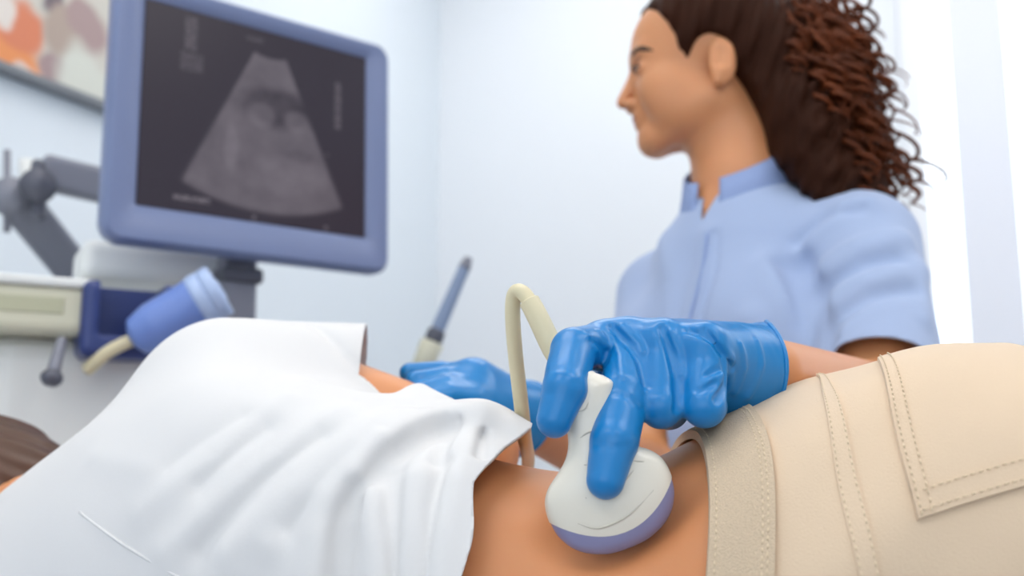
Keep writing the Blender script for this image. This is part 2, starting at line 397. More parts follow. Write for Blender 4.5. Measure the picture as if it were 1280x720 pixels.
# framed picture on the left wall
def picture():
    a0, a1, z0, z1 = 1.28, 2.30, 1.575, 2.30       # spans along the wall
    root = thing('framed_picture', 'framed abstract print in orange, mauve and cream on the pale wall', 'picture', room((a0+a1)/2, 0.0, z0))
    t = 0.018
    rbox('frame', a0, a1, 0.001, 0.03, z0, z0+t, 'picture_frame', root, 0.003); rbox('frame', a0, a1, 0.001, 0.03, z1-t, z1, 'picture_frame', root, 0.003)
    rbox('frame', a0, a0+t, 0.001, 0.03, z0+t, z1-t, 'picture_frame', root, 0.003); rbox('frame', a1-t, a1, 0.001, 0.03, z0+t, z1-t, 'picture_frame', root, 0.003)
    m = bpy.data.materials.new('print'); m.use_nodes = True; nt = m.node_tree; n = nt.nodes; l = nt.links
    b = n['Principled BSDF']; b.inputs['Roughness'].default_value = 0.5
    geo = n.new('ShaderNodeNewGeometry')
    nz = n.new('ShaderNodeTexNoise'); nz.inputs['Scale'].default_value = 7; l.new(geo.outputs['Position'], nz.inputs['Vector'])
    add = n.new('ShaderNodeVectorMath'); add.operation = 'MULTIPLY_ADD'; add.inputs[1].default_value = (0.10, 0.10, 0.10); l.new(nz.outputs['Color'], add.inputs[0]); l.new(geo.outputs['Position'], add.inputs[2])
    col = None
    prev = n.new('ShaderNodeRGB'); prev.outputs[0].default_value = lin(206, 202, 192); out = prev.outputs[0]
    def blob(px, py, rad, colr):
        nonlocal out
        # pixel only used to read the position off the photo; the colour lives on the canvas
        best = None
        for a in np.linspace(a0-0.3, a1+0.3, 400):
            q = room(a, 0.02, 0); 
            pp = project(np.array([q[0], q[1], 1.8]))
            if best is None or abs(pp[0]-px) < best[0]: best = (abs(pp[0]-px), a)
        a = best[1]; q = room(a, 0.02, 0); zz = min(np.linspace(1.4, 2.5, 500), key=lambda z: abs(project(np.array([q[0], q[1], z]))[1]-py))
        ds = n.new('ShaderNodeVectorMath'); ds.operation = 'DISTANCE'; l.new(add.outputs[0], ds.inputs[0]); ds.inputs[1].default_value = (q[0]+0.05, q[1]+0.05, zz+0.05)
        mr = n.new('ShaderNodeMapRange'); mr.interpolation_type = 'SMOOTHSTEP'; mr.inputs[1].default_value = rad*1.15; mr.inputs[2].default_value = rad*0.7; l.new(ds.outputs['Value'], mr.inputs[0])
        mx = n.new('ShaderNodeMix'); mx.data_type = 'RGBA'; l.new(mr.outputs[0], mx.inputs[0]); l.new(out, mx.inputs[6]); mx.inputs[7].default_value = lin(*colr); out = mx.outputs[2]
    blob(-30, 70, 0.10, (228, 142, 84)); blob(10, 75, 0.10, (230, 146, 88)); blob(35, 30, 0.055, (216, 128, 92)); blob(8, 5, 0.035, (225, 216, 208))
    blob(70, 5, 0.03, (110, 96, 104)); blob(85, 40, 0.05, (176, 158, 146)); blob(108, 30, 0.05, (170, 146, 144)); blob(75, 80, 0.035, (164, 140, 140)); blob(65, 110, 0.03, (168, 146, 146))
    blob(108, 95, 0.065, (212, 214, 204)); blob(46, 100, 0.035, (222, 204, 196)); blob(-80, -60, 0.12, (190, 170, 170)); blob(-120, 60, 0.1, (214, 200, 180))
    l.new(out, b.inputs['Base Color']); MATS['print'] = m
    rbox('canvas', a0+t, a1-t, 0.002, 0.012, z0+t, z1-t, 'print', root)
picture()

# ------------------------------------------------------------------ the couch
BED = ZC-0.245
brz = math.radians(-7); bc = np.array([0.22, 0.755])
def bedp(u, v, z): return (bc[0]+u*math.cos(brz)-v*math.sin(brz), bc[1]+u*math.sin(brz)+v*math.cos(brz), z)
couch = thing('examination_couch', 'padded blue examination couch under the lying patient', 'couch', bedp(0, 0, 0))
box('mattress', bedp(0, 0, BED-0.05), (1.98, 0.62, 0.10), 'vinyl_couch', couch, brz, 0.025, seg=4)
box('frame', bedp(0, 0, BED-0.125), (1.9, 0.54, 0.05), 'grey_metal', couch, brz, 0.006)
for u in (-0.8, 0.8):
    for v in (-0.24, 0.24):
        tube('leg', [bedp(u, v, 0.012), bedp(u, v, BED-0.14)], 0.02, 'steel', couch, 16)
        lathe('foot', [(0.02, 0), (0.028, 0.003), (0.028, 0.016), (0.021, 0.02)], 'black_rubber', couch, bedp(u, v, 0.0), sides=20)
sheet = box('bed_sheet', bedp(0, 0, BED+0.001), (1.9, 0.60, 0.004), 'sheet_linen', None, brz, 0.0015)
tag(sheet, 'pale linen sheet spread flat on the examination couch', 'sheet')

# ------------------------------------------------------------------ the patient, lying on the side with the back to the viewer
SEC = np.array([  # x, centre y, half thickness, top z (above camera height)
    (-0.50, 0.870, 0.060, -0.080), (-0.43, 0.850, 0.075, -0.055), (-0.37, 0.825, 0.100, -0.018), (-0.30, 0.800, 0.118, 0.030), (-0.22, 0.775, 0.128, 0.060),
    (-0.12, 0.735, 0.128, 0.030), (-0.03, 0.692, 0.116, -0.006), (0.04, 0.668, 0.107, -0.020), (0.085, 0.652, 0.110, -0.014), (0.12, 0.636, 0.119, 0.006),
    (0.16, 0.630, 0.128, 0.026), (0.20, 0.630, 0.134, 0.043), (0.26, 0.630, 0.138, 0.056), (0.34, 0.632, 0.140, 0.060), (0.44, 0.645, 0.138, 0.054),
    (0.58, 0.680, 0.125, 0.025), (0.75, 0.740, 0.100, -0.04), (0.95, 0.72, 0.075, -0.10), (1.15, 0.68, 0.060, -0.13)])
_xs = np.linspace(SEC[0, 0], SEC[-1, 0], 700)
def _smooth(col):
    y = np.interp(_xs, SEC[:, 0], SEC[:, col]); k = np.hanning(43); k /= k.sum()
    return np.convolve(np.pad(y, 21, mode='edge'), k, 'valid')
_yc, _h, _zt = (_smooth(i) for i in (1, 2, 3))
ZB = BED-0.004
def sec(x):
    yc = np.interp(x, _xs, _yc); h = np.interp(x, _xs, _h); zt = np.interp(x, _xs, _zt)+ZC
    return yc, h, (zt+ZB)/2, (zt-ZB)/2
PW = 2.35
def sec_sdf(p, off=0.0, x0=-0.45, x1=1.1):
    x = p[..., 0]; xc = np.clip(x, x0, x1); yc, h, zc, hz = sec(xc); h = h+off; hz = hz+off
    q = (np.abs((p[..., 1]-yc)/h)**PW+np.abs((p[..., 2]-zc)/hz)**PW)**(1/PW)
    r = np.sqrt((p[..., 1]-yc)**2+(p[..., 2]-zc)**2)
    d = np.where(q > 0.3, r*(1-1/np.maximum(q, 0.05)), -0.07)*0.9
    return np.maximum(d, np.abs(x-xc)-0.0).astype(np.float32) if False else np.where(np.abs(x-xc) > 0, np.sqrt(np.maximum(d, 0)**2+(x-xc)**2)+np.minimum(d, 0)*0, d).astype(np.float32)

SH = vec(-0.215, 0.815, ZC+0.050); EL = at(590, 562, 0.84).astype(np.float32); WR = vec(-0.17, 1.02, ZC-0.15)
HEADP = vec(-0.50, 0.925, ZC-0.062)
cP, sP = math.cos(PITCH), math.sin(PITCH)
SR, SU, SF = np.array([1.0, 0, 0]), np.array([0, -sP, cP]), np.array([0, cP, sP])      # along, up and away as seen from the viewer
PH = at(764, 626, 0.572)                     # middle of the probe head
pu = -0.36*SR+0.955*SU+0.17*SF; pu /= np.linalg.norm(pu); plv = SR-pu*(SR@pu); plv /= np.linalg.norm(plv); pw = np.cross(pu, plv)
if pw @ SF > 0: pw = -pw           # towards the viewer
DENT = PH-pu*0.000; DENTM = np.stack([plv, pu, pw])
def patient_sdf(p):
    d = sec_sdf(p, 0.0, -0.40, 1.08)
    d = smin(d, cap(p, (-0.38, 0.845, ZC-0.09), (-0.49, 0.90, ZC-0.09), 0.062, 0.054), 0.04)
    d = smin(d, ell(p, HEADP, (0.105, 0.092, 0.078)), 0.02)
    d = smin(d, cap(p, HEADP+vec(0.0, 0.075, 0.0), HEADP+vec(0.06, 0.085, 0), 0.05, 0.03), 0.03)      # face, turned away
    d = smin(d, cap(p, HEADP+vec(-0.01, 0.10, 0), HEADP+vec(0.0, 0.125, 0), 0.016, 0.012), 0.015)
    d = smin(d, cap(p, SH, EL, 0.046, 0.036), 0.04); d = smin(d, cap(p, EL, WR, 0.036, 0.025), 0.015)
    hd = WR+vec(-0.05, 0.03, -0.02); d = smin(d, cap(p, WR, hd, 0.026, 0.03), 0.015)
    for k in range(4):
        o = vec(0.014*(k-1.5), 0.016*(k-1.5), 0.0); d = smin(d, cap(p, hd+o, hd+o+vec(-0.055, 0.035, -0.012), 0.0095, 0.008), 0.006)
    d = smin(d, cap(p, hd, hd+vec(0.005, 0.03, -0.05), 0.012, 0.009), 0.01)
    d = smax(d, -ell(p, DENT, (0.047, 0.030, 0.026), DENTM), 0.016)      # skin pressed in by the probe
    d = smin(d, cap(p, (1.08, 0.685, ZC-0.19), (1.22, 0.66, ZC-0.19), 0.045, 0.04), 0.03); d = smin(d, cap(p, (1.22, 0.66, ZC-0.19), (1.22, 0.80, ZC-0.19), 0.038, 0.03), 0.02)
    return d
patient = thing('person', 'person in white T-shirt and beige trousers lying on one side, back towards the viewer', 'person', (0.1, 0.65, BED))
V, F = nets(patient_sdf, (-0.64, 0.48, BED-0.02), (1.28, 1.16, ZC+0.14), 0.0042)
mesh_np('body', V, F, 'skin_patient', patient)
# patient hair
def phair_sdf(p):
    d = ell(p, HEADP+vec(-0.005, -0.012, 0.004), (0.118, 0.098, 0.090))
    d = smin(d, cap(p, HEADP+vec(-0.03, -0.07, 0.0), HEADP+vec(-0.05, -0.17, -0.06), 0.05, 0.03), 0.04)
    d = smin(d, cap(p, HEADP+vec(-0.05, -0.17, -0.06), HEADP+vec(-0.11, -0.24, -0.07), 0.03, 0.02), 0.04)
    d = d+0.0012*np.sin(p[..., 2]*420+4*np.sin(p[..., 0]*30)+p[..., 1]*120)
    return smax(d, -(ell(p, HEADP+vec(0.02, 0.10, -0.005), (0.12, 0.085, 0.085))), 0.012)
V, F = nets(phair_sdf, (-0.72, 0.55, BED-0.0), (-0.36, 1.05, ZC+0.04), 0.003)
mesh_np('hair', V, F, 'hair_patient', patient)
# pillow under the head
def pil(p):
    q = p-vec(-0.56, 0.87, BED+0.032); q = np.stack([q[..., 0]*math.cos(0.12)+q[..., 1]*math.sin(0.12), -q[..., 0]*math.sin(0.12)+q[..., 1]*math.cos(0.12), q[..., 2]], -1)
    rr = (np.abs(q[..., 0]/0.16)**3.2+np.abs(q[..., 1]/0.20)**3.2)**(1/3.2)
    hgt = 0.046*np.sqrt(np.maximum(0, 1-np.minimum(rr, 1)**2.2))+0.0005
    return np.maximum((np.abs(q[..., 2])-hgt)*0.6, (rr-1)*0.14).astype(np.float32)
V, F = nets(pil, (-0.80, 0.54, BED-0.03), (-0.32, 1.20, BED+0.10), 0.005, refine=1)
tag(mesh_np('pillow', V, F, 'pillow_linen'), "white pillow under the lying person's brown-haired head", 'pillow')

# ---- white T-shirt
SL_END = at(455, 440, 0.845); SL_DIR = vec(0.965, 0.10, -0.06); SL_DIR /= np.linalg.norm(SL_DIR)
def shirt0(p):
    loose = 0.007+0.012*np.clip((p[..., 0]+0.16)/0.14, 0, 1)
    d = sec_sdf(p, 0.0, -0.44, 0.30)-loose.astype(np.float32)
    s = cap(p, SH+vec(-0.020, 0, -0.008), SH+vec(0.11, 0.045, -0.001), 0.062, 0.054)
    d = smin(d, s, 0.05)
    # fabric bunched along the flank up to the hem
    d = smin(d, cap(p, at(505, 540, 0.73), at(600, 550, 0.68), 0.016, 0.018), 0.035)
    d = smin(d, cap(p, at(600, 550, 0.68), at(672, 562, 0.65), 0.018, 0.006), 0.025)
    d = smin(d, cap(p, at(524, 497, 0.745), at(548, 524, 0.73), 0.010, 0.014), 0.02)
    return d
def fold(path, r0, r1, D=None, lift=0.0):
    pts = [hit(shirt0, *q) for q in path]
    return np.array(pts, np.float32), r0, r1
RIDGES = [  # (path read off the photo, height, width)
    ([(600, 522), (541, 526), (483, 553), (442, 595), (419, 624), (404, 670), (396, 745)], 0.013, 0.010),
    ([(455, 596), (466, 640), (472, 680), (477, 745)], 0.008, 0.008),
    ([(612, 520), (590, 545), (570, 600), (556, 660), (548, 745)], 0.005, 0.010), ([(520, 600), (512, 660), (508, 745)], 0.005, 0.012),
    ([(500, 520), (440, 555), (370, 612), (290, 690)], 0.0045, 0.013), ([(430, 515), (350, 570), (260, 645), (210, 690)], 0.004, 0.012), ([(360, 500), (270, 575), (180, 640)], 0.003, 0.012),
    ([(470, 535), (410, 590), (340, 680)], 0.004, 0.010), ([(120, 570), (200, 590)], 0.002, 0.012), ([(640, 535), (655, 548)], 0.004, 0.008)]
CREASES = [([(560, 530), (533, 540), (483, 572), (445, 612), (428, 650), (420, 745)], 0.014, 0.008), ([(490, 590), (490, 650), (493, 745)], 0.006, 0.007),
    ([(585, 516), (568, 535), (554, 553), (548, 575)], 0.006, 0.004), ([(604, 514), (604, 540), (600, 570)], 0.005, 0.004), ([(554, 580), (540, 640), (534, 745)], 0.004, 0.006),
    ([(480, 545), (420, 590), (360, 660)], 0.0035, 0.008), ([(400, 545), (320, 610), (250, 690)], 0.0035, 0.009), ([(330, 535), (250, 605)], 0.003, 0.009), ([(300, 520), (210, 585)], 0.002, 0.010), ([(392, 405), (430, 440), (455, 462)], 0.003, 0.006)]
RIDGES = [fold(*q) for q in RIDGES]; CREASES = [fold(*q) for q in CREASES]
def poly_d(p, pts):
    d = None
    for i in range(len(pts)-1):
        c = cap(p, pts[i], pts[i+1], 0.0); d = c if d is None else np.minimum(d, c)
    return d
def shirt_sdf(p):
    d = shirt0(p)
    for pts, r0, r1 in RIDGES:
        d = d-1.15*r0*np.exp(-(poly_d(p, pts)/r1)**1.6)
    for pts, r0, r1 in CREASES:
        d = d+1.5*r0*np.exp(-(poly_d(p, pts)/r1)**1.6)
    d = d+0.0014*fbm(p, 42, 3)
    return d.astype(np.float32)
V, F = nets(shirt_sdf, (-0.52, 0.50, BED-0.02), (0.12, 1.02, ZC+0.17), 0.0022)
# hem, neck and sleeve openings
HT = [(-0.034, ZC+0.03), (-0.034, ZC+0.012), (-0.035, ZC-0.02), (-0.04, ZC-0.09), (-0.05, ZC-0.2)]
def hem_g(p):
    z = p[..., 2]-ZC; y = p[..., 1]
    base = np.interp(z, [-0.25, -0.12, -0.06, -0.02, 0.0, 0.012, 0.03], [-0.040, -0.030, -0.027, -0.019, -0.004, 0.010, 0.013])
    return p[..., 0]-base-0.003*np.sin(z*90)
V, F = clip(V, F, hem_g)
def neck_g(p): return -(p[..., 0]+0.425)-0.20*(p[..., 1]-0.80)-0.10*(p[..., 2]-ZC+0.05)
V, F = clip(V, F, neck_g)
def sleeve_g(p):
    a = (p-SL_END.astype(np.float32))@SL_DIR; near = cap(p, SH, SH+vec(0.22, 0.09, -0.01), 0.072)
    return np.where((near < 0) & (p[..., 1] > 0.790-0.1*(p[..., 0]+0.12)) & (p[..., 2] > ZC+0.004), a, -0.05)
V, F = clip(V, F, sleeve_g)
shirt = mesh_np('t_shirt', V, F, 'shirt_cotton', patient, solid=0.0022)
shirt['label'] = 'loose white cotton T-shirt pulled up to bare the flank'
loops = sorted(boundary_loops(F), key=len, reverse=True)
def band_from_loop(name, L, rad, m, parent):
    pts = V[L]; k = np.hanning(9); k /= k.sum(); q = np.stack([np.convolve(np.r_[pts[-4:, i], pts[:, i], pts[:4, i]], k, 'valid') for i in range(3)], 1)
    return tube(name, np.vstack([q[::2], q[:1]]), rad, m, parent, 6)
# shoulder-blade seam, a fine raised line
seam = [hit(shirt_sdf, *q)-np.array([0, 0.0006, 0]) for q in [(100, 640), (140, 670), (180, 696), (225, 722), (280, 752)]]
tube('shirt_seam', spline(seam, 30), 0.0011, 'shirt_cotton', shirt, 6)

# ---- beige trousers: a loft over the hips
def tr(u, v, off=0.0):
    """u metres from the waistband edge, v angle from the top ridge towards the viewer"""
    u = np.asarray(u, float); v = np.asarray(v, float)
    x = 0.093+0.021*np.cos(v)+u; yc, h, zc, hz = sec(x)
    gap = 0.004+0.001*np.exp(-u/0.03); h = h+gap+off; hz = hz+gap*0.6+off
    wr = 0.0016*np.sin(v*9+u*40)*np.exp(-((u-0.07)/0.05)**2)+0.0012*np.sin(u*55+v*5)*np.clip((u-0.05)/0.1, 0, 1)
    sn, cs = np.sin(v), np.cos(v); e = 2/PW
    return np.stack([x+0*v, yc-(h+wr)*np.sign(sn)*np.abs(sn)**e, zc+(hz+wr)*np.sign(cs)*np.abs(cs)**e], -1)
def grid_faces(n, m, wrap):
    f = []
    for i in range(n-1):
        for j in range(m if wrap else m-1):
            k = (j+1) % m; f.append((i*m+j, (i+1)*m+j, (i+1)*m+k, i*m+k))
    return f
us = np.concatenate([np.linspace(0, 0.4, 160), np.linspace(0.41, 1.0, 60)]); vs = np.linspace(0, 2*np.pi, 260, endpoint=False)
G = tr(us[:, None], vs[None, :]); fc = grid_faces(len(us), len(vs), True)
trousers = mesh_np('trousers', G.reshape(-1, 3), np.array(fc), 'chino', patient, solid=0.0015); trousers['label'] = 'beige cotton trousers with a stitched back patch pocket'
# lookup from the photo to trouser coordinates
gu = np.linspace(0, 0.40, 400); gv = np.linspace(-0.2, 2.2, 500); GP = project(tr(gu[:, None], gv[None, :]))
def uv(px, py):
    d = (GP[..., 0]-px)**2+(GP[..., 1]-py)**2; i, j = np.unravel_index(np.argmin(d), d.shape); return np.array([gu[i], gv[j]])
def strip(name, uvs0, uvs1, off, thick, m, parent, nw=6):
    """band of cloth between two lines in trouser coordinates, laid on the surface"""
    a = np.asarray(uvs0); b = np.asarray(uvs1); n = len(a); t = np.linspace(0, 1, nw)
    g = a[:, None]*(1-t)[None, :, None]+b[:, None]*t[None, :, None]
    top = tr(g[..., 0], g[..., 1], off+thick*2.3).reshape(-1, 3); bot = tr(g[..., 0], g[..., 1], off-0.0015).reshape(-1, 3)
    f = grid_faces(n, nw, False); N = n*nw; F = list(f)+[tuple(N+i for i in q[::-1]) for q in f]
    ring = [j for j in range(nw)]+[i*nw+nw-1 for i in range(1, n)]+[(n-1)*nw+j for j in range(nw-2, -1, -1)]+[i*nw for i in range(n-2, 0, -1)]
    for i in range(len(ring)): p, q = ring[i], ring[(i+1) % len(ring)]; F.append((p, q, N+q, N+p))
    bm = bmesh.new(); vv = [bm.verts.new(tuple(c)) for c in np.vstack([top, bot])]
    for q in F: bm.faces.new([vv[i] for i in q])
    bmesh.ops.recalc_face_normals(bm, faces=bm.faces); me = bpy.data.meshes.new(name); bm.to_mesh(me); bm.free()
    o = link(name, me, m, parent, True)
    me.shade_smooth(); md = o.modifiers.new('edges', 'EDGE_SPLIT'); md.split_angle = math.radians(50)
    return o
def dense(path, n=60): return spline(np.asarray(path, float), n)
def stitches(name, path, off, parent, L=0.0026, gap=0.0016, w=0.00048):
    q = dense(path, 400); P = tr(q[:, 0], q[:, 1], off); s = np.r_[0, np.cumsum(np.linalg.norm(np.diff(P, axis=0), axis=1))]
    parts = []
    for a in np.arange(0, s[-1]-L, L+gap):
        p0 = np.array([np.interp(a, s, P[:, i]) for i in range(3)]); p1 = np.array([np.interp(a+L, s, P[:, i]) for i in range(3)])
        parts.append(tube_data([p0, (p0+p1)/2+np.array([0, -0.0002, 0.0001]), p1], [w*0.6, w, w*0.6], 5))
    v, f = merge(parts); return pydata(name, v, f, 'thread', parent, True)
vv_ = np.linspace(-1.3, 2.6, 110); BW = 0.0305
band = strip('waistband', np.stack([np.full_like(vv_, -0.001), vv_], 1), np.stack([np.full_like(vv_, BW), vv_], 1), 0.0008, 0.0018, 'chino_band', trousers, 12)
vs_ = np.linspace(-0.25, 2.0, 12)
for u_ in (0.0022, BW-0.0035, BW-0.006): stitches('stitching', np.stack([np.full_like(vs_, u_), vs_], 1), 0.0049, trousers)
stitches('stitching', np.stack([np.full_like(vs_, BW+0.003), vs_], 1), 0.0004, trousers)
# lapped seam that runs over the hip beside the waistband
def line_uv(path, v_lo=0.0, v_hi=0.0, n=24):
    """smooth line in trouser coordinates through points read off the photo, run on past both ends"""
    s = np.array([uv(*q) for q in path]); c = np.polyfit(s[:, 1], s[:, 0], 2); v = np.linspace(s[:, 1].min()-v_lo, s[:, 1].max()+v_hi, n); return np.stack([np.polyval(c, v), v], 1)
SPTS = ((1022, 474), (1027, 500), (1034, 540), (1041, 575), (1048, 610), (1055, 650), (1064, 695))
sa = line_uv(SPTS, 0.25, 0.4); sb = line_uv([(x+24, y-(5 if y < 490 else 0)) for x, y in SPTS], 0.25, 0.4); sb[:, 1] = sa[:, 1]
def smooth_line(s):
    t = np.linspace(0, 1, len(s)); return np.stack([np.polyval(np.polyfit(t, s[:, i], 1), t) for i in (0, 1)], 1)
ext = lambda s: np.vstack([[s[0]+(s[0]-s[1])*0.9], s, [s[-1]+(s[-1]-s[-2])*1.5]])
strip('lapped_seam', dense(sa, 50), dense(sb, 50), 0.0003, 0.0011, 'chino', trousers)
stitches('stitching', sa*0.88+sb*0.12, 0.0028, trousers); stitches('stitching', sa*0.12+sb*0.88, 0.0028, trousers)
# patch pocket
p_tl, p_bl, p_br = uv(1097, 455), uv(1143, 652), uv(1279, 612)
du = p_br-p_bl; p_br2 = p_bl+du*1.5; p_tr2 = p_tl+du*1.45+np.array([0, 0.0])
e0 = line_uv([(1097, 455), (1104, 485), (1113, 520), (1120, 555), (1128, 590), (1136, 620), (1143, 652)], 0, 0, 40); p_tl, p_bl = e0[0], e0[-1]; e1 = dense([p_tr2, p_tr2*0.5+p_br2*0.5+np.array([0.004, 0]), p_br2], 40)
pocket = strip('back_pocket', e0, e1, 0.0004, 0.0016, 'chino', trousers, 40)
mv = lambda e, o, t: e*(1-t)+o*t
stitches('stitching', mv(e0, e1, 0.02), 0.0050, trousers); stitches('stitching', mv(e0, e1, 0.085), 0.0050, trousers)
bot_ = np.stack([mv(p_bl, p_br2, t) for t in np.linspace(0.02, 1, 10)]); up_ = (p_tl-p_bl)/np.linalg.norm(p_tl-p_bl)
stitches('stitching', bot_+(p_tl-p_bl)*0.02, 0.0050, trousers); stitches('stitching', bot_+(p_tl-p_bl)*0.085, 0.0050, trousers)
# pocket hem: a slightly raised folded edge
strip('pocket_hem', bot_+(p_tl-p_bl)*0.0, bot_+(p_tl-p_bl)*0.095, 0.0028, 0.0007, 'chino', pocket)
strip('pocket_hem', mv(e0, e1, 0.0), mv(e0, e1, 0.095), 0.0028, 0.0007, 'chino', pocket)
# belt loop at the top of the waistband
lp = []
for t in np.linspace(0, 1, 14):
    c = tr(0.0+t*0.040, 0.05, 0.0035+0.006*math.sin(math.pi*t)**0.6); lp.append(c)
lp = np.array(lp); wv = np.array([0, -0.005, 0.0]); tn = np.array([0, 0, 0.0014])
v = np.concatenate([lp+wv, lp-wv, lp-wv+tn, lp+wv+tn]); n_ = len(lp); f = []
for i in range(n_-1):
    for a, b in ((0, 1), (1, 2), (2, 3), (3, 0)): f.append((a*n_+i, a*n_+i+1, b*n_+i+1, b*n_+i))
f += [(0, n_, 2*n_, 3*n_), (n_-1, 4*n_-1, 3*n_-1, 2*n_-1)]
pydata('belt_loop', v, f, 'chino_band', trousers, False)

# ------------------------------------------------------------------ the ultrasound probe
PRB = np.array([(-0.0275, 0.0005, 0.0005), (-0.0268, 0.010, 0.005), (-0.025, 0.0165, 0.0085), (-0.0215, 0.024, 0.0115), (-0.016, 0.0305, 0.0135), (-0.008, 0.0352, 0.0150), (0.0, 0.0368, 0.0158), (0.008, 0.0365, 0.0160),
    (0.014, 0.0345, 0.0158), (0.019, 0.0305, 0.0150), (0.024, 0.0240, 0.0138), (0.030, 0.0180, 0.0126), (0.037, 0.0148, 0.0118), (0.046, 0.0140, 0.0115), (0.054, 0.0158, 0.0118), (0.060, 0.0175, 0.0120),
    (0.063, 0.0165, 0.0118), (0.067, 0.0125, 0.0105), (0.070, 0.0090, 0.0085), (0.072, 0.0070, 0.0070), (0.073, 0.0005, 0.0005)])
def ploc(L, U, Wd): return PH+np.multiply.outer(L, plv)+np.multiply.outer(U, pu)+np.multiply.outer(Wd, pw)
pr = spline(PRB, 150); pr = pr[np.argsort(pr[:, 0])]; ns = 64; th = np.linspace(0, 2*np.pi, ns, endpoint=False); e_ = 2/2.5
ca, sa_ = np.sign(np.cos(th))*np.abs(np.cos(th))**e_, np.sign(np.sin(th))*np.abs(np.sin(th))**e_
LL = np.maximum(pr[:, 1], 3e-4)[:, None]*ca; WW = np.maximum(pr[:, 2], 3e-4)[:, None]*sa_; UU = np.repeat(pr[:, 0][:, None], ns, 1)
# the shell leans off axis towards the grip, as the photo shows
LL = LL+0.009*np.clip((UU-0.022)/0.045, 0, 1)
PV = ploc(LL, UU, WW).reshape(-1, 3); PF = np.array(grid_faces(len(pr), ns, True))
def lens_g(p):
    q = p-PH; L = q@plv; U = q@pu; return U-(-0.0175+0.0185*(L/0.0368)**2)
probe = thing('ultrasound_probe', 'white curved ultrasound probe held by the blue glove against bare skin', 'ultrasound probe', tuple(PH-pu*0.027))
v1, f1 = clip(PV, PF, lens_g); v2, f2 = clip(PV, PF, lens_g, False)
mesh_np('lens', PH+(v1-PH)*0.985-pu*0.0003, f1[:, ::-1], 'probe_lens', probe); shell = mesh_np('shell', v2, f2[:, ::-1], 'probe_shell', probe)
def on_probe(px, py):
    best = None; pp = project(PV); d = np.hypot(pp[:, 0]-px, pp[:, 1]-py)+np.where((PV-PH)@pw > 0, 0, 1e3); i = np.argmin(d); return PV[i]
def ridge(path, r):
    q = spline([on_probe(*k) for k in path], 24); k = np.ones(5)/5; q[2:-2] = np.stack([np.convolve(q[:, i], k, 'valid') for i in range(3)], 1)
    n = len(q); tube('shell_ridge', q+pw*r*0.2, r*np.sin(np.linspace(0.25, np.pi-0.25, n)), 'probe_ridge', shell, 6)
ridge([(722, 655), (752, 658), (785, 644), (816, 612)], 0.0007); ridge([(772, 606), (784, 598), (792, 588)], 0.0006); ridge([(790, 577), (805, 576)], 0.0005)
ridge([(726, 548), (735, 541), (744, 537)], 0.0006); ridge([(722, 515), (730, 511), (737, 503)], 0.0005); ridge([(731, 582), (737, 582)], 0.0004); ridge([(729, 622), (736, 622)], 0.0004)
# cable, with a thicker strain relief where it leaves the grip
top = ploc(np.array(0.009), np.array(0.068), np.array(0.0))
cpath = spline([top, at(716, 462, 0.612), at(694, 440, 0.618), at(672, 396, 0.622), at(658, 371, 0.626), at(648, 364, 0.63), at(642, 372, 0.634), at(641, 400, 0.640), at(645, 450, 0.652), at(652, 510, 0.670),
    at(656, 548, 0.70), at(660, 572, 0.755), at(662, 610, 0.80), np.array([0.03, 0.84, ZC-0.12]), np.array([0.02, 0.92, BED+0.012]), np.array([-0.06, 1.00, BED+0.012]), np.array([-0.12, 1.10, BED-0.02]), np.array([-0.16, 1.22, BED-0.10]), np.array([-0.25, 1.33, BED-0.06])], 260)
sl = np.r_[0, np.cumsum(np.linalg.norm(np.diff(cpath, axis=0), axis=1))]
tube('cable', cpath, 0.0050, 'cable_rubber', probe, 14)
k = sl < sl[np.argmin(np.linalg.norm(cpath-at(662, 376, 0.625), axis=1))]
tube('strain_relief', cpath[k], np.linspace(0.0078, 0.0066, k.sum()), 'cable_rubber', probe, 16)

# ------------------------------------------------------------------ the clinician
NB = at(925, 238, 1.20).astype(np.float32)          # base of the neck
DF = vec(-0.70, -0.714, 0); DL = vec(0.714, -0.70, 0); DZ = vec(0, 0, 1)
def dl(l, f, z): return NB+DL*l+DF*f+DZ*z
shL, shR = dl(0.158, 0.0, -0.092), dl(-0.130, 0.0, -0.120)
elL = at(1098, 508, 0.94).astype(np.float32); wrL = at(958, 468, 0.665).astype(np.float32)
elR = at(815, 600, 1.12).astype(np.float32); wrR = at(672, 532, 0.925).astype(np.float32)
